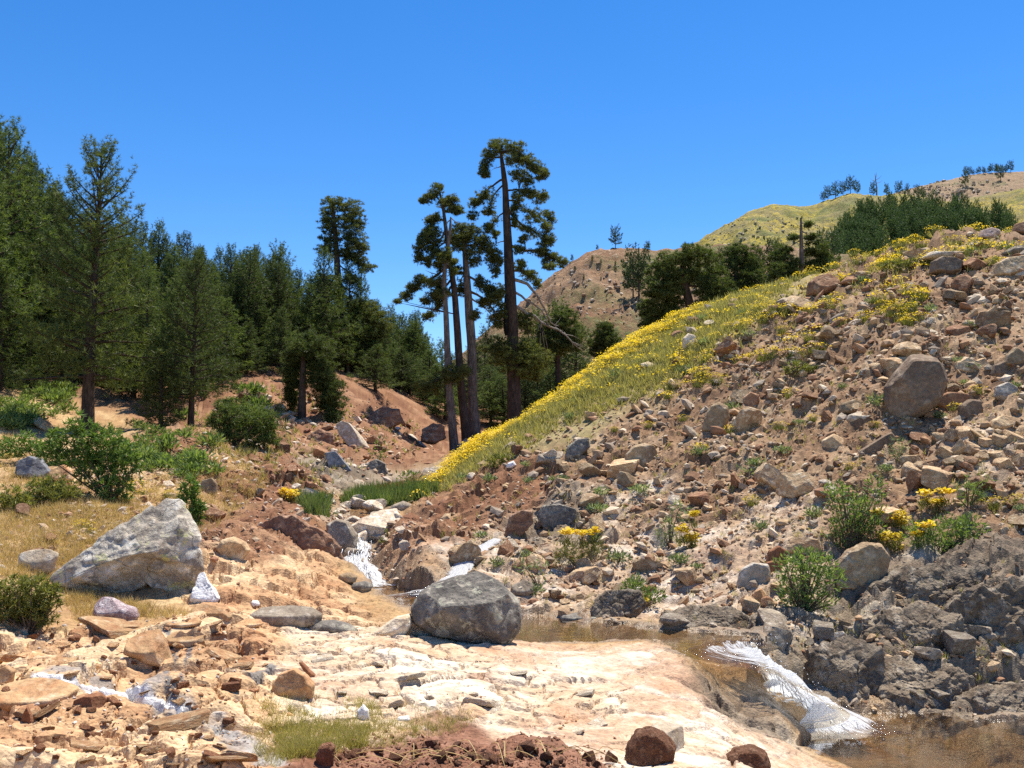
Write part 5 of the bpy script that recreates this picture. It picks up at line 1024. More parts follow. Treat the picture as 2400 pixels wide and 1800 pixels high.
old_pine('pine_tree', 'tallest old pine with long drooping limbs and a burnt hollow in its trunk', 57,
    tp(C3, [(1005,180,6),(1025,330,11),(1042,460,14),(1058,760,18),(1076,1100,23),(1098,1500,27)]) + [(1203,850,29),(1206,985,36)],
    pp(C3, [(960,150,60,45),(1030,185,110,45),(1140,215,70,40),(905,245,50,45),(868,330,28,45),(865,405,45,28),(1130,310,90,36),(1230,330,65,50),(1310,390,65,42),(1392,462,28,26),(1345,492,28,18),(1170,425,80,42),(1235,485,50,42),
      (860,560,60,35),(790,622,65,28),(770,735,40,30),(895,690,52,26),(1150,600,50,34),(1265,590,75,34),(1350,640,75,42),(1430,735,45,52),(1300,765,85,50),(1400,850,45,42),(1430,960,55,42),(1385,992,60,34),(1130,690,34,50),
      (900,850,45,42),(962,912,36,26),(1200,972,36,34),(1370,1080,50,34),(1450,1112,75,34),(1540,1160,46,32),(1440,1235,55,20),(1390,1175,22,42),(1180,1185,45,42),(1260,1250,65,34),(1332,1315,34,34),(1130,800,30,42),(1165,1060,45,30)], .2713)
    + pp(C8, [(1090,1005,60,34),(1170,1010,75,36),(1225,1060,65,34),(1275,1110,60,34),(1100,895,40,28),(1240,1010,50,30),(1120,1050,60,34),(1200,1110,60,34),(1300,1060,50,34),(1110,760,26,40),(1215,860,40,26),(1230,900,46,30)], .5125),
    lp(C3, [[(1010,440),(930,500),(860,545),(790,620)], [(1012,480),(950,570),(905,670)], [(1035,710),(970,775),(915,845)], [(1015,250),(930,270),(870,350),(865,400)], [(1020,210),(1120,230),(1240,330),(1370,450)], [(1062,540),(1200,545),(1290,590)],
      [(1060,622),(1140,640),(1200,680),(1250,725)], [(1065,700),(1170,790),(1280,880),(1400,950)], [(1070,840),(1200,860),(1310,920)], [(1080,1010),(1230,1030),(1340,1065),(1520,1150)], [(1085,1240),(1240,1240),(1330,1305)],
      [(1090,1300),(1250,1380),(1380,1480),(1430,1560),(1490,1660)], [(1240,1390),(1290,1500),(1370,1570),(1430,1680)], [(1100,1520),(1230,1570),(1350,1640),(1560,1760),(1700,1860)], [(1040,970),(985,985),(945,998)], [(1030,330),(990,340),(958,352)]]),
    5, M_BARK, extra=hollow, dead=(11, 12, 13, 14, 15))
old_pine('pine_tree', 'middle pine of the close trio, crown leaning over a long bare limb', 54,
    tp(C3, [(478,540,4),(510,690,7),(532,850,9),(566,1130,12),(600,1350,14),(626,1650,16)]) + [(1084,940,20),(1094,1024,26)],
    pp(C3, [(465,540,55,36),(400,600,46,34),(340,652,38,22),(590,610,55,36),(640,700,38,36),(520,660,50,34),(580,700,45,34),(450,765,46,28),(400,800,46,42),(370,880,46,42),(440,905,50,40),(350,960,55,42),(330,1050,55,42),(420,1000,55,40),(310,1130,36,36),(380,1180,55,40),
      (450,1100,45,34),(470,1200,42,34),(310,1310,55,32),(240,1372,55,30),(190,1450,46,30),(130,1512,28,16),(400,1335,62,34),(350,1480,46,26),(430,1425,52,34),(470,1500,42,34),(360,1600,56,26),(480,1345,42,32),(520,1420,40,30)], .2713),
    lp(C3, [[(572,1170),(480,1240),(400,1290),(300,1340),(180,1440)], [(540,870),(480,950),(400,1020),(340,1070)], [(508,660),(440,600),(350,645)], [(510,670),(590,650),(640,700)], [(530,800),(450,780),(400,800)], [(555,980),(480,1050),(410,1160)], [(590,1290),(480,1420),(350,1490)], [(600,1350),(470,1500),(370,1600)]]), 6, M_BARK, dens=.95)
old_pine('pine_tree', 'slim pine of the trio with a bare broken top', 53,
    tp(C3, [(576,768,3),(574,850,7),(556,1000,8),(524,1240,10),(538,1650,13)]) + [(1052,900,17),(1066,1090,24)],
    pp(C3, [(540,1080,42,32),(500,1140,45,34),(600,1230,36,30),(590,1150,34,28)], .2713) + pp(C8, [(930,1118,55,24),(790,1182,64,26),(880,1130,40,20),(850,760,30,22),(900,1150,40,20)], .5125),
    lp(C3, [[(577,775),(610,800),(645,822)], [(575,790),(550,815),(530,850)], [(530,1180),(480,1290),(410,1330)]]) + lp(C8, [[(868,1140),(850,1170),(845,1190)], [(868,1150),(900,1165),(910,1175)], [(870,1090),(800,1170),(740,1190)]]), 7, M_BARKG, dead=(0, 1, 3, 4))
old_pine('pine_tree', 'pale-barked pine of the trio with a dense flat crown', 55,
    tp(C3, [(688,900,5),(694,1020,10),(704,1150,14),(716,1300,17),(736,1600,20)]) + [(1105,800,22),(1108,940,24),(1113,1026,30)],
    pp(C3, [(680,855,80,34),(620,920,90,42),(760,900,80,42),(720,970,100,50),(640,1010,70,42),(850,960,55,42),(880,1020,70,42),(750,1080,70,42),(950,1085,55,42),(780,1150,62,34),(990,1150,42,34),(920,1130,42,50),(960,1230,42,42),(640,1230,42,32),(830,1335,42,42),(900,1400,52,52),(940,1480,52,42),(850,1505,34,34),(1000,1450,42,34),(780,1620,42,34),(660,1400,34,50),(1010,1560,34,50),(560,960,50,36)], .2713),
    lp(C3, [[(712,1280),(830,1340),(900,1400),(960,1480)], [(722,1400),(850,1450),(950,1560),(1000,1640)], [(728,1450),(830,1530),(920,1600)], [(698,1010),(800,1010),(900,1080),(970,1140)], [(692,950),(760,905)], [(694,960),(620,930)], [(710,1240),(660,1300),(655,1400)], [(735,1580),(800,1580),(860,1600)]]), 8, M_BARKG, dead=(2, 7))
old_pine('pine_tree', 'tall lone pine with a clipped-looking column crown above the forest', 66,
    tp(C8, [(352,350,5),(362,480,11),(368,580,14),(380,750,17),(395,930,20),(425,1100,22)]) + [(828,930,26)],
    pp(C8, [(350,345,48,18),(420,355,56,24),(330,385,36,24),(440,390,48,22),(322,420,36,18),(400,430,55,24),(462,430,36,24),(350,470,55,20),(440,490,56,32),(330,512,46,20),(480,540,36,24),(420,545,55,24),(330,562,46,20),(450,590,55,24),(490,622,42,24),(410,580,36,20),
      (350,720,60,32),(300,702,28,24),(440,690,36,28),(430,920,60,38),(340,882,55,24),(520,850,70,48),(560,905,55,50),(470,835,46,34),(360,760,50,30)], .5125),
    lp(C8, [[(372,620),(410,650),(440,680)], [(380,720),(440,750),(490,790)], [(390,812),(430,808),(470,818)], [(396,880),(480,920),(560,960)], [(366,520),(420,500),(470,540)], [(360,440),(320,420)], [(362,500),(320,512)], [(364,580),(440,590),(500,640)]]), 9, M_BARK, dead=(1, 2), dens=1.1)
old_pine('pine_tree', 'dark pine hanging drooping branches over the gorge edge', 46,
    tp(C8, [(215,960,8),(216,1080,13),(212,1200,16),(207,1372,22)]),
    pp(C8, [(210,1000,70,50),(160,1090,45,70),(140,1190,34,56),(135,1240,20,30),(290,1080,64,64),(320,1180,70,64),(345,1270,46,56),(352,1340,26,34),(250,1000,64,50),(290,1140,60,50),(300,1240,40,50),(180,1040,50,40)], .5125),
    lp(C8, [[(216,1010),(170,1060),(140,1180)], [(216,1020),(290,1080),(330,1200)], [(215,1000),(250,990)]]), 10, M_BARK, M_NEEDLE, dens=1.5)
p = hit(205, 1016); h = world_at(190, 345, p[1])[2] - p[2]
t_, c_ = conifer(333, h, 2.5, 2.1, 90, 9.0, .30, 11, .052, .66, .20, M_NEEDLE, M_BARK, .25, .26)
make_tree('pine_tree', (p[0], p[1], p[2] - .1), t_, c_, 'big dark green pine rising behind the juniper', 'pine', None, 1.0)
old_pine('pine_tree', 'broad spreading pine with a thick leaning trunk behind the flower ridge', 58,
    tp(C4, [(735,500,10),(742,560,17),(760,640,20),(782,735,26)]),
    pp(C4, [(760,450,56,22),(690,490,64,30),(830,470,64,30),(640,540,56,34),(880,540,56,42),(720,550,56,34),(800,540,56,34),(620,620,56,42),(690,640,50,50),(850,610,56,42),(910,620,46,42),(640,700,56,40),(600,750,46,26),(700,720,46,32),(830,680,46,34),(890,670,36,34),(590,690,36,30),(660,590,50,40),(830,740,46,30)], .5425),
    lp(C4, [[(742,560),(690,560),(630,620)], [(745,570),(810,540),(880,560)], [(748,590),(840,600),(900,640)], [(740,540),(760,470)], [(755,640),(690,680),(640,710)]]), 12, M_BARK, M_NEEDLE, dens=.8, size=.22, wid=.085)
old_pine('pine_tree', 'dark pine with tangled lower branches beside the spreading pine', 63,
    tp(C4, [(962,410,4),(966,500,10),(970,620,14)]) + [(1727,720,16)],
    pp(C4, [(960,440,36,26),(1010,470,54,42),(1050,520,46,42),(960,520,54,50),(1030,580,54,42),(950,610,46,42),(1080,600,36,34),(1000,640,46,34),(1050,640,46,30)], .5425),
    lp(C4, [[(966,480),(1010,470),(1050,500)], [(968,540),(1030,580),(1090,620)], [(968,560),(930,600)]]), 13, M_BARK, M_NEEDLE, dens=.8, size=.22, wid=.085)
old_pine('pine_tree', 'half-dead pine with bare upper branches on the flower ridge', 57,
    tp(C4, [(1248,296,4),(1250,400,9),(1250,480,11),(1250,585,14)]),
    pp(C4, [(1170,450,44,32),(1182,520,52,42),(1160,580,54,34),(1332,430,54,32),(1352,480,54,42),(1310,530,44,32),(1372,530,36,34),(1216,560,36,30),(1140,540,36,30),(1302,374,20,8),(1198,424,22,9),(1278,330,16,6),(1215,380,16,7)], .5425),
    lp(C4, [[(1250,350),(1280,362),(1300,372)], [(1249,390),(1222,404),(1200,422)], [(1250,440),(1290,432),(1330,430)], [(1250,460),(1220,480),(1186,505)], [(1250,320),(1285,318)], [(1250,500),(1310,500),(1350,490)], [(1250,370),(1225,372)], [(1250,410),(1275,425)], [(1250,520),(1200,540),(1160,575)]]), 14, M_BARKG, M_NEEDLE, dens=.55, size=.22, wid=.085, dead=(0, 1, 4, 6, 7))
old_pine('pine_tree', 'small bushy pine below the spreading pine at the meadow edge', 68,
    tp(C4, [(398,770,4),(396,850,8),(398,930,10)]), pp(C4, [(400,775,32,22),(385,825,46,34),(425,850,46,34),(390,885,46,26),(440,870,28,26),(370,860,30,26),(410,820,40,30)], .5425), [], 15, M_BARK, M_NEEDLE, dens=.8, size=.22, wid=.085)
old_pine('pine_tree', 'mid-size pine right behind the tallest pine with a leafy top', 70,
    tp(C4, [(190,720,4),(194,800,9),(198,920,13)]), pp(C4, [(230,720,46,30),(182,760,54,34),(250,790,54,40),(202,840,54,34),(150,830,46,30),(170,880,50,30),(260,840,40,30),(130,780,34,26)], .5425), lp(C4, [[(192,760),(230,730)], [(194,800),(250,790)]]), 16, M_BARK, M_NEEDLE, dens=.8, size=.22, wid=.085)
old_pine('pine_tree', 'low leaning pine on a crooked dark trunk over red soil', 31,
    [(590,1000,4),(560,1035,7),(530,1060,9),(512,1085,11)], [(520,985,28,16),(560,965,34,20),(600,975,30,20),(540,1020,30,14),(590,1015,34,16),(615,1000,20,18),(570,990,34,18),(530,960,26,18),(620,1030,20,10)],
    [[(530,1060),(560,1020),(600,990)], [(540,1045),(540,1000)], [(535,1055),(580,1040),(620,1030)]], 17, M_BARK, M_NEEDLE2, dens=.7, size=.15)

# ---- look-alike pines
FOREST = [conifer(300 + i, 10, rad, cb, nb, 5.0, .34, 10, .06, pw, .16, M_NEEDLE2, M_BARK, .15) for i, (rad, cb, pw, nb) in enumerate([(2.5, 1.0, .95, 95), (2.1, .8, 1.0, 84), (2.8, 1.2, .9, 100), (1.9, .7, 1.05, 80), (2.6, 1.8, .85, 78), (2.3, .6, 1.0, 92), (2.2, 2.2, .8, 66), (2.9, 1.4, 1.1, 90)])]
def kindly(label, vi): return {3: 'narrow ', 1: 'narrow ', 2: 'broad ', 7: 'broad ', 6: 'bare-legged ', 4: 'bare-legged '}.get(int(vi), '') + label
def place_pine(u, vtop, d, label, group, g, var=None, name='pine_tree', wide=1.0, foot=None):
    x = world_at(u, vtop, d)[0]; z0 = float(hz(x, d)) if foot is None else foot; zt = world_at(u, vtop, d)[2]; h = max(zt - z0, 3.0)
    vi = g.integers(len(FOREST)) if var is None else var; t, c = FOREST[vi]; s = h / 10.1; label = kindly(label, vi) if var is None else label; w = s ** .6 * wide * g.uniform(.85, 1.1)
    return make_tree(name, (x, d, z0 - .1), t, c, label, 'pine', group, g.uniform(0, 6.28), (w, w, s))
g = rngof(2024)
FL, FG = 'dark green young pine standing in the dense forest on the hillside', 'pines of the hillside forest'
SKYU = [-150, 0, 60, 120, 200, 300, 345, 430, 470, 500, 560, 590, 640, 680, 720, 780, 850, 900, 950, 985, 1010]
SKYV = [220, 300, 365, 440, 500, 520, 548, 560, 590, 605, 598, 590, 612, 640, 668, 700, 722, 738, 752, 805, 800]
u = -140
while u < 1010:                                                           # trees that make the skyline
    v = np.interp(u, SKYU, SKYV); d = 82 + 26 * smooth(0, 900, u) + g.uniform(-5, 5)
    place_pine(u, v + g.normal(0, 9) - 4, d, FL, FG, g); u += g.uniform(15, 30)
for i in range(178):                                                      # and those on the slope below it
    u = g.uniform(-150, 1000); f = g.random() ** .8; v = np.interp(u, SKYU, SKYV) + 20 + f * np.interp(u, [-150, 0, 300, 600, 1000], [330, 260, 150, 130, 60])
    dmax = 82 + 26 * smooth(0, 900, u); dmin = np.interp(u, [-150, 0, 300, 600, 800, 1000], [46, 50, 47, 57, 62, 74]); d = dmax - (dmax - dmin) * f
    x = world_at(u, v, d)[0]; z0 = float(hz(x, d)); zt = world_at(u, v, d)[2]
    if zt - z0 < 4: zt = z0 + g.uniform(5, 8)
    if zt - z0 > 12: zt = z0 + g.uniform(9, 12)
    vi = g.integers(len(FOREST)); t, c = FOREST[vi]; s = (zt - z0) / 10.1; w = max(s ** .6, .6) * g.uniform(.9, 1.15)
    make_tree('pine_tree', (x, d, z0 - .1), t, c, kindly(FL, vi), 'pine', FG, g.uniform(0, 6.28), (w, w, s))
for (u, vt, d, lab, var) in [(18, 300, 46, 'tall pine at the near end of the hillside forest', 4), (75, 380, 48, 'pine with a ragged crown behind the small pine sapling', 1), (128, 430, 52, 'dense pine directly behind the big dark green pine', 0),
        (-40, 380, 43, 'wide pine closing the near end of the hillside forest', 2), (300, 560, 50, 'pine with a broad green crown next to the big dark green pine', 2), (352, 640, 46, 'young pine with a short dark trunk on the red bank', 1), (420, 650, 45, 'young pine with a straight trunk at the edge of the red bank', 0), (458, 600, 40, 'slender pine with a bare lower trunk on the red bank', 4),
        (382, 790, 39, 'bushy young pine with a curved trunk on the grassy bank', 3), (560, 640, 58, 'pine at the forest edge above the red bank', 1), (640, 660, 60, 'pine just uphill of the drooping pine', 5)]:
    place_pine(u, vt, d, lab, None, g, var)
for (u, vt, d) in [(250, 600, 54), (330, 590, 58), (500, 640, 56), (530, 700, 53), (600, 690, 57), (660, 720, 56), (720, 740, 60), (765, 730, 64), (320, 700, 47), (160, 600, 47), (105, 560, 47), (40, 560, 45), (480, 690, 48), (580, 760, 54), (690, 790, 54), (850, 810, 66), (210, 640, 50), (-60, 500, 45), (10, 620, 42)]:
    place_pine(u, vt, d, FL, FG, g, None, 'pine_tree', 1.2)
place_pine(70, 812, 44, 'small pine sapling in front of the forest', None, g, 3, 'pine_sapling', .8)
VL, VG = 'pine growing on the valley floor behind the old pines', 'pines on the valley floor'
for (u, vt, d) in [(905, 770, 78), (940, 742, 82), (870, 800, 70), (975, 800, 84), (1000, 790, 90), (1020, 845, 76), (1055, 830, 88), (1120, 800, 84), (1150, 860, 72), (1175, 800, 92), (1240, 800, 88), (1260, 860, 74), (1300, 840, 95), (1340, 870, 84), (940, 880, 66), (985, 860, 72), (1020, 900, 66), (880, 880, 60), (1150, 910, 66), (1230, 905, 70), (1080, 880, 74), (1275, 760, 98), (920, 800, 70), (958, 770, 76), (890, 760, 90), (1010, 820, 70), (1040, 800, 94), (1140, 770, 100), (1200, 840, 84), (845, 790, 74), (815, 820, 64), (770, 780, 68), (1260, 730, 92), (1310, 715, 98), (1350, 760, 92), (1225, 790, 78), (1180, 880, 66), (1290, 880, 70), (1100, 860, 70), (1045, 900, 64), (960, 850, 68)]:
    place_pine(u, vt, d, VL, VG, g, None, 'pine_tree', 1.35)
# pines far off: on the hills across the valley
FARP = [conifer(400 + i, 6, rad, .5, 36, 3.2, .42, 8, .13, .6, .1, M_FARN, M_BARK) for i, rad in enumerate((1.7, 1.5, 1.9, 1.6))]
FARR = [conifer(450 + i, 6, rad, 1.6, 30, 4, .42, 8, .13, .35, .1, M_FARN, M_BARK) for i, rad in enumerate((1.9, 2.1))]
def far_pine(p, h, g, label, group, round_=False):
    t, c = (FARR if round_ else FARP)[g.integers(2 if round_ else 4)]; s = h / 6.2
    return make_tree('pine_tree', (p[0], p[1], p[2] - .2), t, c, label, 'pine', group, g.uniform(0, 6.28), (s * g.uniform(.85, 1.1), s, s))
WOOD = [(1962,600),(1975,560),(2010,520),(2060,498),(2120,490),(2180,492),(2240,498),(2300,510),(2360,520),(2400,540),(2400,600),(2250,620),(1985,640)]
S = Soup(); ST = Soup(); src = []
for t, c in [conifer(470 + i, 6, rad, .5, 26, 2.2, .5, 7, .16, .6, .1, M_FARN, M_BARK) for i, rad in enumerate((1.8, 1.6, 2.0))]:
    V = np.empty(len(c.vertices) * 3, np.float32); c.vertices.foreach_get('co', V); C_ = np.empty(len(c.vertices) * 4, np.float32); c.color_attributes['Col'].data.foreach_get('color', C_); src.append((V.reshape(-1, 3), C_.reshape(-1, 4)[:, :3]))
for i in range(330):
    u, v = sample_px(g, WOOD)
    if v > np.interp(u, [1950, 2100, 2400], [640, 600, 545]): continue
    p = hill_hit(1, u, v + 10); V, C_ = src[g.integers(3)]; s_ = g.uniform(5.5, 9) / 6.2; a_ = g.uniform(0, 6.28); cc, sn = math.cos(a_), math.sin(a_)
    W_ = np.stack([V[:, 0] * cc - V[:, 1] * sn, V[:, 0] * sn + V[:, 1] * cc, V[:, 2]], -1) * s_ + p; S.add(W_, np.arange(len(V)).reshape(-1, 3), np.clip(C_ + g.normal(0, .15), 0, 1))
o = link('pine_wood', S.mesh('pine_wood', M_FARN)); o['kind'] = 'stuff'; o['label'] = 'dark pine plantation covering the hillside across the valley'; o['category'] = 'wood'
for u, h in [(1952,6),(1970,7),(1988,6),(2006,7),(2022,6),(1940,4),(2092,5),(2122,6),(2142,5),(2060,6),(2164,5),(2180,4)]:
    far_pine(hill_pt(1, u, g.uniform(.93, 1.0)), h, g, 'round pine on the skyline of the yellow flowered hill', 'pines on the flowered hilltop', True)
for k in range(15):
    far_pine(hill_pt(2, 2284 + k * 7.6 + g.uniform(-3, 3), g.uniform(.97, 1.0)), g.uniform(4, 8), g, 'tiny pine in the row on the farthest ridge', 'row of pines on the farthest ridge', True)
far_pine(hill_pt(2, 2365, .8), 9, g, 'pair of small pines below the farthest ridge', 'pines below the farthest ridge', True); far_pine(hill_pt(2, 2280, .75), 9, g, 'pair of small pines below the farthest ridge', 'pines below the farthest ridge', True)
for u, v, h, lab in [(1445,592,4.6,'bent pine alone on the brown hill skyline'), (1522,586,1.8,'tiny lone pine on the brown hill skyline'), (1402,598,1.2,'dwarf shrub on the brown hill skyline'), (1342,626,1.5,'tiny pine on the shoulder of the brown hill')]:
    far_pine(hill_pt(0, u, .99), h, g, lab, None, True)
far_pine(hill_hit(0, 1500, 705), 8.5, g, 'dense dark pine alone on the brown hillside', None, True); far_pine(hill_hit(0, 1490, 700), 7, g, 'dark pine pressed against the lone pine on the brown hillside', None, True)
for k in range(16):
    u = g.uniform(1330, 1620); far_pine(hill_hit(0, u, g.uniform(605, 660)), g.uniform(.6, 1.1), g, 'dwarf shrub dotted over the brown hillside', 'dwarf shrubs on the brown hillside', True)
for k, (u, vt) in enumerate([(1790,580),(1812,560),(1830,560),(1845,590),(1775,620),(1905,600),(1930,595),(1700,620),(1760,640),(1940,540),(1962,545)]):
    p = hill_hit(0, u, 640 + g.uniform(-10, 10)); zt = world_at(u, vt, p[1])[2]; far_pine(p, min(max(zt - p[2], 4), 11), g, 'dark pine in the dip between the ridge and the plantation', 'pines in the dip behind the ridge')
# bare snag on the flowered hilltop
p = hill_pt(1, 2068, .99); S = Soup(); V, F = tube(np.array([[0, 0, -.3], [.2, 0, 4], [-.3, 0, 8], [.2, 0, 11]]), [.35, .28, .2, .05], 6); S.add(V, F); r = empty('dead_tree', tuple(p)); link('trunk', S.mesh('trunk', M_DEADW, True), r)
for a, z, l in ((0, 6, 3), (2.6, 7, 2.5), (4, 8.5, 2), (1, 9, 2), (3.4, 5, 3), (5.5, 7.6, 2.6)):
    V, F = tube(np.array([[0, 0, z], [math.cos(a) * l * .6, math.sin(a) * l * .6, z + .5], [math.cos(a) * l, math.sin(a) * l, z + 1.6]]), [.12, .08, .03], 4); S2 = Soup(); S2.add(V, F); link('branch', S2.mesh('branch', M_DEADW, True), r)
tag(r, 'bare dead tree sticking up from the flowered hilltop', 'dead tree')
# ================================================================ SHRUBS, FLOWERS, GRASS
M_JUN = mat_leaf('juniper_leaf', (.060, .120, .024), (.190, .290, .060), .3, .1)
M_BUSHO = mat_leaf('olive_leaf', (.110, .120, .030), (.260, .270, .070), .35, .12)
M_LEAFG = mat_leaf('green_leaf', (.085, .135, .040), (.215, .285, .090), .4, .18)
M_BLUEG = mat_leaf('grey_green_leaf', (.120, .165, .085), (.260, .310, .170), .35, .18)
M_STEM = mat_leaf('flower_stem', (.120, .140, .035), (.260, .250, .070), .3, .15)
M_YEL = mat_leaf('yellow_petal', (.56, .38, .015), (.80, .62, .06), .35, .18)
M_STRAW = mat_leaf('dry_grass_blade', (.40, .27, .12), (.64, .49, .25), .35, .1)
M_GRASS = mat_leaf('green_grass_blade', (.180, .170, .048), (.520, .440, .180), .4, .1)
M_MEAD = mat_leaf('meadow_grass_blade', (.230, .225, .085), (.520, .440, .190), .4, .1)
M_REED = mat_leaf('reed_blade', (.100, .150, .050), (.220, .270, .090), .4, .1)
M_REDG = mat_leaf('red_sorrel', (.24, .085, .045), (.36, .16, .085), .35, .1)
M_TWIG = mat_bark('shrub_wood', (.200, .150, .105), (.110, .080, .055), 9)

def leaves(org, axis, size, tint, g, wid=.45):
    """pointed leaves: two triangles each, folded along the rib"""
    n = len(org); d = unit(axis + g.normal(0, .55, (n, 3))); s = unit(np.cross(d, g.normal(size=(n, 3)))); up = np.cross(s, d)
    L = size[:, None]; a = org; b = org + d * L; m = org + d * L * .45
    V = np.stack([a, m + s * L * wid * .5 + up * L * .08, b, m - s * L * wid * .5 + up * L * .08], 1).reshape(-1, 3); i = np.arange(n)[:, None] * 4
    F = np.concatenate([i + [[0, 1, 2]], i + [[0, 2, 3]]]); c = np.repeat(np.clip(tint, 0, 1), 4)
    return V, F, np.repeat(c[:, None], 3, 1)
def bush(name, label, foot, pads, mat, seed, size=.08, dens=1.0, kind='needle', k=8, wid=.12, cat='bush', d=None, stems=3, group=None, flowers=None, lift=0):
    """pads: foliage masses (u, v, ru, rv) in the photograph, built at the distance where the foot meets the ground"""
    g = rngof(seed); p = hit(*foot) if d is None else world_at(*foot, d); dd = p[1]; m = dd / FPX; root = np.array([p[0], p[1], float(hz(p[0], p[1])) - .02])
    r = empty(name, tuple(root)); S = Soup(); T = Soup(); FLW = Soup()
    for (u, v, ru, rv) in pads:
        rx, rz = ru * m, rv * m; ry = rx * .85; c0 = world_at(u, v, dd + g.uniform(-.2, .5) * rx) - root
        n = int(dens * (8 + 26 * (rx * rz + rx * ry + ry * rz) / (size * size) * .12)); e = unit(g.normal(size=(n, 3))); rad = g.random((n, 1)) ** .4; lump = 1 + .25 * perlin3(e * 2.2 + seed, seed)[:, None]
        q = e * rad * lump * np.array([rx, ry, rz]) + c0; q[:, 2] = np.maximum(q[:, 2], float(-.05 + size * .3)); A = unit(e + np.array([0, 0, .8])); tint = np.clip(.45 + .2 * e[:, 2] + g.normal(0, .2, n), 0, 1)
        if kind == 'needle': V, F, c = needles(q, A, size * g.uniform(.7, 1.3, n), tint, k, wid, g)
        else: V, F, c = leaves(q, A, size * g.uniform(.6, 1.3, n), tint, g, wid)
        S.add(V, F, c)
        for b in range(stems):
            e2 = q[g.integers(n)]; st = g.normal(0, .06 * rx, 3) * (1, 1, 0) - (0, 0, .05); V, F = tube(bend([st, (st + e2) / 2 + g.normal(0, .05, 3) * rx, e2], 5), np.linspace(.012 + .012 * rx, .004, 5), 4); T.add(V, F)
    if flowers:
        for (u, v, ru, rv) in flowers:
            rx, rz = ru * m, rv * m; c0 = world_at(u, v, dd - .1 * rx) - root; n = int(30 + 900 * rx * rz * 4); e = unit(g.normal(size=(n, 3))); q = c0 + e * g.random((n, 1)) ** .5 * np.array([rx, rx * .8, rz])
            V, F, c = flower_heads(q, g, .035); FLW.add(V, F, c)
            sv, sf, sc = blades(np.stack([q[::2, 0] * .8 + c0[0] * .2, q[::2, 1], q[::2, 2] - .25], -1), g, .26, .008, 1); S.add(sv, sf, sc * .6)
    if S.n: link('foliage', S.mesh('foliage', mat), r)
    if T.n: link('stems', T.mesh('stems', M_TWIG), r)['kind'] = 'stuff'
    if FLW.n: link('flowers', FLW.mesh('flowers', M_YEL), r)['kind'] = 'stuff'
    return tag(r, label, cat, group)
def flower_heads(q, g, size):
    """small flat umbels: a tilted triangle fan of three faces"""
    n = len(q); nrm = unit(np.array([0, 0, 1.]) + g.normal(0, .45, (n, 3))); a = unit(np.cross(nrm, g.normal(size=(n, 3)))); b = np.cross(nrm, a); s = (size * g.uniform(.6, 1.35, n))[:, None]
    V = np.stack([q + a * s, q + b * s * .9, q - a * s, q - b * s * .9], 1).reshape(-1, 3); i = np.arange(n)[:, None] * 4; F = np.concatenate([i + [[0, 1, 2]], i + [[0, 2, 3]]])
    c = np.repeat(np.clip(g.normal(.5, .3, n), 0, 1), 4); return V, F, np.repeat(c[:, None], 3, 1)
def blades(base, g, L, w, k=7, lean=.45, tint=None):
    n = len(base); d = unit(np.array([0, 0, 1.]) + g.normal(0, lean, (n, k, 3)) * np.array([1, 1, .3])); LL = (np.asarray(L).reshape(-1, 1) * g.uniform(.55, 1.15, (n, k)))[..., None]
    s = unit(np.cross(d, g.normal(size=(n, k, 3)))) * np.asarray(w).reshape(-1, 1, 1); o = base[:, None] + g.normal(0, .25, (n, k, 3)) * LL * np.array([1, 1, 0]) * .6
    V = np.stack([o - s, o + s, o + d * LL], 2).reshape(-1, 3); F = np.arange(n * k * 3).reshape(-1, 3); c = np.clip((g.normal(.45, .25, (n, k)) if tint is None else tint[:, None] + g.normal(0, .15, (n, k))), 0, 1)
    return V, F, np.repeat(np.repeat(c.reshape(-1), 3)[:, None], 3, 1)

# ---- bushes and plants that stand out
bush('juniper_bush', 'big dark green juniper bush spreading below the big pine', (265,1172), [(190,1010,45,40),(150,1040,46,40),(215,1050,50,50),(250,1030,40,40),(285,1060,36,40),(230,1100,60,50),(280,1110,50,50),(265,1150,44,36),(120,1060,36,30),(310,1080,26,30),(200,1080,40,40)], M_JUN, 1, .13, 1.1, 'needle', 9, .11)
bush('juniper_bush', 'low green juniper running left from the big juniper', (90,1085), [(60,1040,46,26),(20,1050,40,26),(105,1050,36,26),(140,1090,40,26),(180,1120,36,26)], M_JUN, 2, .13, 1.0, 'needle', 9, .12)
bush('cypress_bush', 'small upright dark cypress beside the lichen boulder', (447,1238), [(445,1140,22,26),(446,1170,26,26),(452,1200,24,24),(448,1225,20,18),(465,1190,16,18)], M_JUN, 3, .12, 1.5, 'needle', 9, .12)
bush('broom_bush', 'olive green rounded bush at the edge of the broken bedrock', (70,1472), [(40,1385,50,34),(80,1380,46,32),(110,1400,36,34),(60,1420,60,40),(20,1430,50,40),(100,1440,40,30),(-20,1400,40,40)], M_BUSHO, 4, .075, 1.6, 'needle', 8, .10, stems=6)
bush('broom_bush', 'yellow-green cushion bush below the slate rock', (120,1178), [(115,1135,46,22),(150,1150,34,22),(90,1150,36,22),(130,1160,44,20)], M_BUSHO, 5, .1, 1.2)
bush('broom_bush', 'olive tuft at the foot of the lichen boulder', (170,1375), [(160,1350,24,16),(180,1356,20,16)], M_BUSHO, 6, .08, 1.0)
bush('broom_bush', 'dull green bush beside the straw grass', (40,1200), [(30,1160,44,26),(60,1180,34,22),(10,1185,30,22)], M_BUSHO, 7, .1, 1.0)
bush('leafy_bush', 'tall leafy green bush at the water-side rocks', (1880,1432), [(1890,1310,50,26),(1850,1330,36,30),(1920,1330,44,34),(1880,1370,60,40),(1940,1360,40,34),(1850,1400,34,30),(1910,1410,50,24)], M_LEAFG, 8, .085, 2.6, 'leaf', 8, .35, stems=6)
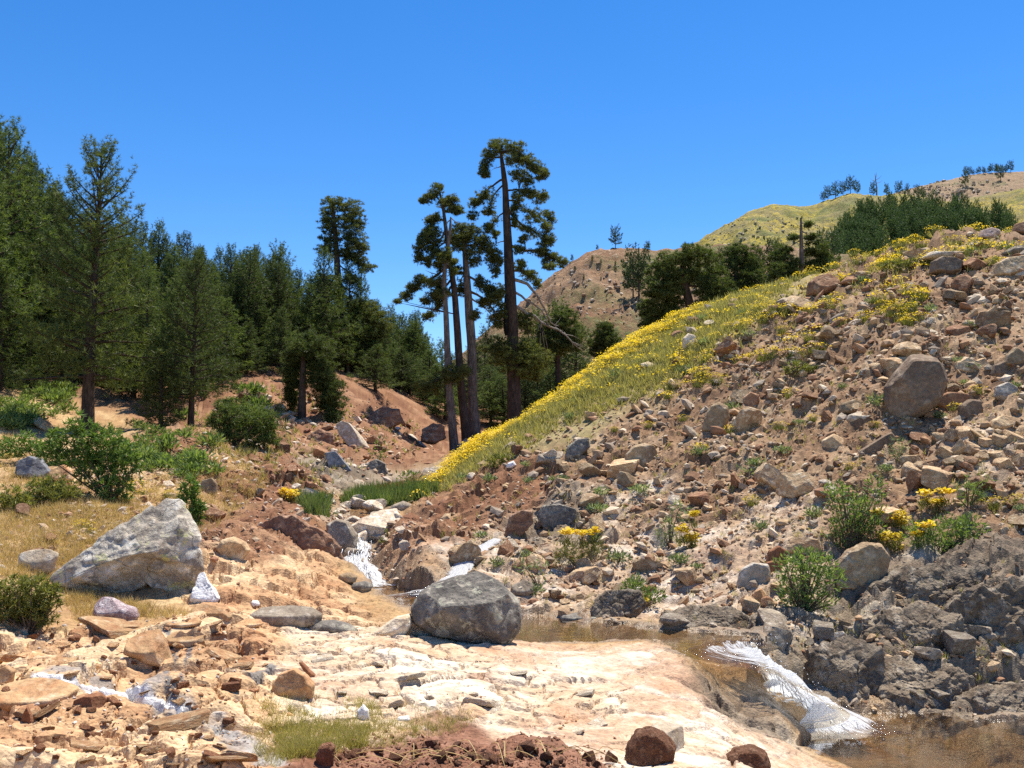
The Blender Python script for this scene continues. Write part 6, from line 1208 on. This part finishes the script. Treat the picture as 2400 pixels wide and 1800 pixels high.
bush('leafy_bush', 'sprawling green herb clump on the soil above the tan overhang', (1990,1290), [(1960,1150,30,24),(1985,1180,44,34),(2030,1200,44,36),(1990,1230,50,36),(2040,1240,40,34),(1970,1265,40,26),(2050,1150,24,40)], M_LEAFG, 9, .085, 2.4, 'leaf', 8, .4, stems=5)
bush('leafy_bush', 'leafy herb patch with scattered yellow flowers on the near slope', (2200,1295), [(2160,1250,44,30),(2220,1240,50,34),(2270,1235,40,30),(2190,1275,50,22),(2260,1270,40,22)], M_LEAFG, 10, .085, 2.4, 'leaf', 8, .4, flowers=[(2170,1228,26,8),(2150,1250,16,8)])
bush('grass_clump', 'tall thin green grass clump near the cracked outcrop', (2270,1185), [(2262,1150,24,34),(2300,1140,24,40),(2285,1170,30,24)], M_LEAFG, 11, .16, 1.0, 'needle', 6, .04, 'grass clump')
bush('flower_clump', 'bright yellow flower clump at the lip of the tan overhang', (2095,1285), [(2095,1275,34,14)], M_STEM, 12, .08, 1.0, 'needle', 6, .08, 'flowers', flowers=[(2085,1255,32,14),(2125,1285,20,10)])
bush('flower_clump', 'yellow flower clump growing uphill of the herb patch', (2110,1240), [(2110,1230,24,12)], M_STEM, 13, .08, 1.0, 'needle', 6, .08, 'flowers', flowers=[(2112,1212,22,20),(2055,1200,16,8)])
bush('flower_clump', 'wide yellow flower clump under a flat tan rock', (2190,1195), [(2190,1182,40,12)], M_STEM, 14, .08, 1.0, 'needle', 6, .08, 'flowers', flowers=[(2170,1155,20,10),(2215,1150,26,9),(2190,1172,30,8)])
bush('flower_clump', 'yellow flower clump on the pale lower slope', (1615,1285), [(1612,1270,24,16)], M_STEM, 15, .08, 1.0, 'needle', 6, .08, 'flowers', flowers=[(1600,1240,18,14),(1622,1258,20,14),(1628,1205,14,8)])
bush('grass_clump', 'dark green grass clump left of the pale slope flowers', (1570,1285), [(1565,1240,22,30),(1590,1200,26,24),(1560,1262,24,18)], M_BLUEG, 16, .14, 1.0, 'needle', 6, .05, 'grass clump')
bush('flower_clump', 'row of yellow flowers over green stems above the grey ledge', (1360,1330), [(1360,1290,60,24),(1330,1310,40,22),(1390,1280,30,20)], M_STEM, 17, .09, 1.1, 'needle', 6, .06, 'flowers', flowers=[(1330,1245,24,9),(1370,1248,26,9),(1395,1242,16,8)])
bush('leafy_bush', 'green and yellow weed patch on the ledge over the pool', (1500,1420), [(1490,1390,36,22),(1530,1395,30,16),(1480,1375,24,16)], M_LEAFG, 18, .085, 2.4, 'leaf', 8, .4, flowers=[(1500,1405,26,7)])
bush('leafy_bush', 'small green weed tuft behind the dark boulder', (1265,1370), [(1265,1335,26,28),(1230,1330,24,18)], M_BLUEG, 19, .09, 1.0, 'leaf', 8, .35)
bush('leafy_bush', 'willow-like green tuft against the pale cascade boulder', (912,1300), [(912,1265,16,34),(900,1290,14,18)], M_BUSHO, 20, .1, 1.0, 'leaf', 8, .25, d=20.7)
bush('leafy_bush', 'green shrub in the gorge beside the pale slab', (895,1075), [(890,1050,14,26),(880,1075,14,14)], M_LEAFG, 21, .16, 1.0, 'leaf', 8, .4)
bush('leafy_bush', 'green shrub on the far bank of the brook', (955,1130), [(950,1118,24,16),(975,1120,22,14)], M_LEAFG, 22, .14, 1.0, 'leaf', 8, .4)
bush('leafy_bush', 'blue-green tuft at the left of the channel stones', (765,1205), [(765,1185,22,20),(780,1200,20,14)], M_BLUEG, 23, .12, 1.0, 'leaf', 8, .3)
bush('broom_bush', 'round dull green cushion beside the meadow rocks', (1165,1100), [(1165,1085,26,18),(1180,1075,20,14)], M_BUSHO, 24, .12, 1.0)
bush('broom_bush', 'flat dark green cushion bush on the mid slope', (1880,880), [(1870,862,30,16),(1895,866,20,12)], M_BUSHO, 25, .13, 1.2)
bush('broom_bush', 'dark green cushion bush on the crest beside the stacked slabs', (2110,640), [(2095,626,34,16),(2130,620,26,14)], M_BUSHO, 26, .14, 1.2)
bush('leafy_bush', 'green herb with thin stalks uphill of the round tan boulder', (1750,1130), [(1745,1110,22,20),(1760,1095,14,16)], M_BLUEG, 27, .1, 1.0, 'leaf', 8, .35)
bush('leafy_bush', 'pale green tuft below the log-shaped stone', (2110,1075), [(2105,1050,26,22),(2090,1075,26,16)], M_BLUEG, 28, .11, 1.0, 'needle', 6, .05)

# ---- look-alike flower clumps, herbs
def clump_lib(i, r=.32, h=.28, nf=85, ns=40, fs=.021):
    g = rngof(700 + i); a = g.uniform(0, 6.28, nf); rr_ = r * np.sqrt(g.random(nf)); lobes = 1 + .3 * np.sin(a * 3 + i); q = np.stack([np.cos(a) * rr_ * lobes, np.sin(a) * rr_ * lobes, h * (1 - .5 * (rr_ / r) ** 2) * g.uniform(.8, 1.1, nf)], -1)
    A = Soup(); A.add(*flower_heads(q, g, fs)); B = Soup(); b = q[g.integers(nf, size=ns)]; B.add(*blades(np.stack([b[:, 0] * .55, b[:, 1] * .55, np.full(ns, -.06)], -1), g, h * 1.1, .011, 3, .5)); return B, A
CL = [clump_lib(i) for i in range(6)]; CLM = [(B.mesh('stems', M_STEM), A.mesh('flowers', M_YEL)) for B, A in CL]
g = rngof(808)
def flower_at(p, s, label, group):
    B, A = CLM[g.integers(6)]; r = empty('flower_clump', (p[0], p[1], p[2]), (0, 0, g.uniform(0, 6.28)), (s, s, s * g.uniform(.8, 1.2))); link('stems', B, r)['kind'] = 'stuff'; link('flowers', A, r)['kind'] = 'stuff'; tag(r, label, 'flowers', group)
EDGE = [(960,1175),(1050,1108),(1100,1056),(1200,988),(1300,920),(1400,846),(1500,776),(1600,726),(1700,690),(1800,660),(1900,634),(1900,690),(1780,745),(1680,800),(1560,890),(1450,940),(1330,975),(1220,1025),(1110,1095),(1010,1170)]
EDGE1 = [(985,1168),(1050,1104),(1100,1056),(1200,988),(1300,920),(1400,846),(1500,776),(1600,726),(1660,705),(1650,740),(1560,800),(1440,870),(1330,940),(1220,1005),(1115,1078),(1020,1150)]
EDGE0 = [(985,1168),(1050,1104),(1100,1056),(1200,988),(1300,920),(1400,846),(1500,776),(1600,726),(1600,745),(1500,802),(1400,875),(1300,945),(1200,1010),(1110,1078),(1020,1150)]
UPF = [(1850,650),(2000,606),(2200,558),(2395,525),(2395,640),(2200,650),(2050,690),(1900,720)]
PATCH = [(2020,760),(2060,720),(2160,715),(2180,745),(2120,780),(2060,790)]
MIDF = [(1600,830),(1760,740),(1950,720),(2000,760),(1900,860),(1720,900),(1560,960)]
for poly, n, s, lab, grp in ((EDGE1, 150, (.7, 1.15), 'clump of yellow flowers in the dense band along the ridge line', 'flower clumps along the ridge line'), (UPF, 50, (.8, 1.3), 'clump of yellow flowers between rocks near the crest', 'flower clumps near the crest'),
        (PATCH, 22, (.7, 1.1), 'clump of yellow flowers in the isolated patch on the upper scree', 'flower clumps of the isolated patch'), (MIDF, 34, (.7, 1.1), 'clump of yellow flowers among stones below the meadow', 'flower clumps below the meadow')):
    for i in range(n):
        p = hit(*sample_px(g, poly)); p[:2] *= 1 + g.uniform(0, .05); p[2] = hz(p[0], p[1]); flower_at(p, g.uniform(*s), lab, grp)
for (u, v) in [(1520,1000),(1600,985),(1710,1015),(1830,1005),(1905,985),(1500,1070),(2050,1000),(1990,1100),(1850,930),(1760,1180),(2240,960),(2290,920),(1440,1010),(1640,1060),(1880,1130),(2330,1190),(2390,1180)]:
    flower_at(hit(u, v), g.uniform(.45, .75), 'small yellow flower tuft scattered on the open scree', 'flower tufts on the open scree')
for (u, v, s) in [(300,1150,.8),(320,1140,.7),(290,1175,.6),(195,1240,.6),(210,1252,.5),(335,1160,.6),(395,1165,.5),(10,1075,.7),(30,1072,.6),(285,1180,.5)]:
    flower_at(hit(u, v), s, 'yellow flower tuft in the dry grass of the forest-side bank', 'flower tufts in the dry grass')
bush('flower_clump', 'bright round yellow bush on bare red soil above the schist outcrop', (680,1178), [(680,1165,28,12)], M_STEM, 31, .1, 1.0, 'needle', 6, .08, 'flowers', flowers=[(680,1158,26,14),(665,1150,14,8)])
# flowers past counting: one mesh
def flower_field(name, label, n, regions, seed, scale=1.0):
    g = rngof(seed); S = Soup(); w = np.array([r[1] for r in regions], float); w /= w.sum(); LB = [clump_lib(20 + i, .34, .26, 34, 5, .026)[1] for i in range(6)]; L = [(np.concatenate(b.v), np.concatenate(b.f), np.concatenate(b.c)) for b in LB]
    for i in range(n):
        p = hit(*sample_px(g, regions[g.choice(len(regions), p=w)][0])); p[:2] *= 1 + g.uniform(0, .05); p[2] = hz(p[0], p[1]); V, F, c = L[g.integers(6)]; a = g.uniform(0, 6.28); s = g.uniform(.6, 1.2) * scale; R_ = np.array([[math.cos(a), -math.sin(a), 0], [math.sin(a), math.cos(a), 0], [0, 0, 1]]); S.add(V @ R_.T * s + p, F, c)
    o = link(name, S.mesh(name, M_YEL)); o['kind'] = 'stuff'; o['label'] = label; o['category'] = 'flowers'
flower_field('flower_field', 'carpet of yellow flowers over the meadow ridge', 1000, [(EDGE1, 5), (EDGE0, 5), (EDGE, 1.4), (UPF, .25), (MIDF, .4)], 41)
# grass and herbs
def grass(name, label, n, regions, mat, seed, L, w, k=7, lean=.45, cat='grass', jit=0.0):
    g = rngof(seed); W_ = np.array([r[1] for r in regions], float); W_ /= W_.sum(); P = []
    while len(P) < n:
        p = hit(*sample_px(g, regions[g.choice(len(regions), p=W_)][0]))
        if p[1] < 100 and not under_water(p): P.append(p)
    P = np.array(P); P[:, :2] *= (1 + g.uniform(0, jit, (len(P), 1))); P[:, 2] = hz(P[:, 0], P[:, 1]); sc = np.maximum(P[:, 1] / 16, .6); V, F, c = blades(P - (0, 0, .02), g, L * sc ** .35, w * sc, k, lean); o = link(name, mesh_from(name, V, F, mat, False, c)); o['kind'] = 'stuff'; o['label'] = label; o['category'] = cat
MEADP = [(1000,1180),(1060,1110),(1200,995),(1400,860),(1500,790),(1700,700),(1900,650),(2100,600),(2390,545),(2390,640),(2100,700),(1800,800),(1650,900),(1500,960),(1300,1020),(1180,1090),(1080,1140)]
MEADL = [(1000,1180),(1060,1110),(1200,1003),(1400,868),(1500,798),(1700,710),(1880,665),(1800,740),(1650,860),(1500,950),(1300,1020),(1180,1090),(1080,1140)]
grass('meadow_grass', 'pale green meadow grass under the yellow flowers', 4600, [(MEADL, 5), (MEADP, .8)], M_MEAD, 51, .24, .009, 8, .5, 'grass', .07)
STRAWP = [(0,1200),(150,1150),(260,1190),(330,1170),(300,1240),(160,1330),(140,1350),(240,1400),(460,1440),(380,1450),(180,1460),(140,1380),(0,1350)]
grass('dry_grass', 'straw-coloured dry grass around the lichen boulder', 4200, [(STRAWP, 3), ([(0,960),(120,1130),(330,1120),(560,1060),(640,1130),(520,1230),(430,1260),(300,1210),(0,1250)], 2)], M_STRAW, 52, .17, .0045, 8, .55)
GRP = [(610,1650),(700,1660),(760,1690),(860,1690),(1000,1690),(1110,1680),(1080,1720),(960,1735),(880,1765),(760,1765),(640,1799),(600,1760)]
grass('grass', 'green grass patch in the hollow before the earth bank', 2300, [(GRP, 2), ([(640,1700),(880,1700),(850,1750),(660,1780)], 3), ([(840,1640),(880,1645),(900,1690),(830,1690)], .3), ([(560,1640),(700,1620),(1150,1670),(1000,1740),(600,1799)], 1)], M_GRASS, 53, .13, .0034, 7, .6)
grass('reeds', 'green reeds along the brook above the cascade', 900, [([(800,1180),(850,1158),(960,1150),(1030,1150),(960,1178),(880,1188)], 3), ([(700,1170),(770,1180),(760,1215),(720,1200)], 1)], M_REED, 54, .36, .012, 8, .3, 'reeds')
grass('sorrel', 'patch of reddish sorrel behind the reeds', 180, [([(880,1158),(930,1150),(950,1160),(900,1172)], 1)], M_REDG, 55, .3, .012, 8, .3, 'plants')
grass('grass', 'thin dry and green grass tufts scattered on the scree', 900, [(SLOPE, 2), (LOWBANK, .5)], M_MEAD, 56, .16, .005, 8, .6)
grass('grass', 'sparse grass tufts on the red gorge soil', 700, [(GORGE, 1), ([(430,1000),(640,900),(700,1000),(640,1100),(480,1060)], 1)], M_MEAD, 57, .2, .008, 7, .5)
HL = []
for i in range(5):
    gg = rngof(640 + i); n = 90; e = unit(gg.normal(size=(n, 3))); e[:, 2] = np.abs(e[:, 2]); S = Soup(); S.add(*blades(np.zeros((10, 3)), gg, .22, .006, 3, .9)); S.add(*leaves(e * gg.random((n, 1)) ** .65 * np.array([.26, .26, .20]) + (0, 0, .04), unit(e + (0, 0, .7)), np.full(n, .13), gg.normal(.5, .35, n), gg, .34)); HL.append(S)
HLM = [S.mesh('herb_clump', M_LEAFG) for S in HL]; HLB = [S.mesh('herb_clump', M_BLUEG) for S in HL]
def herbs(label, group, n, regions, size, seed, lib):
    g = rngof(seed); W_ = np.array([r[1] for r in regions], float); W_ /= W_.sum()
    for i in range(n):
        p = hit(*sample_px(g, regions[g.choice(len(regions), p=W_)][0])); s = size * g.uniform(.6, 1.3) * (p[1] / 22) ** .5
        tag(link('herb_clump', lib[g.integers(5)], None, tuple(p), (0, 0, g.uniform(0, 6.28)), (s, s, s)), label, 'herb', group)
herbs('bright green fern-like herb on the forest-side bank', 'green herbs on the forest-side bank', 105, [([(0,900),(140,890),(180,960),(60,1010),(0,1020)], 3), ([(320,1040),(420,1030),(520,1110),(480,1130),(380,1130),(330,1100)], 1.6), ([(540,900),(620,930),(610,990),(560,960)], 1), ([(180,1000),(420,960),(520,1060),(330,1120),(220,1080)], 1)], 1.15, 61, HLM)
herbs('grey-green herb cushion between the scree stones', 'herb cushions on the scree', 60, [(SLOPE, 2), (MEADP, 1)], .75, 62, HLB)
# dry roots and straws on the earth bank
g = rngof(99); S = Soup()
for i in range(40):
    p = hit(g.uniform(760, 1440), g.uniform(1765, 1799)); a = g.uniform(0, 6.28); l = g.uniform(.08, .3); q = np.array([p + (0, 0, .01), p + (math.cos(a) * l * .5, math.sin(a) * l * .5, .05), p + (math.cos(a) * l, math.sin(a) * l, .02)]); V, F = tube(bend(q, 5), [.002] * 5, 3); S.add(V, F, (.6, .6, .6))
o = link('dry_roots', S.mesh('dry_roots', M_STRAW)); o['kind'] = 'stuff'; o['label'] = 'dry grass roots sticking out of the earth bank'; o['category'] = 'roots'
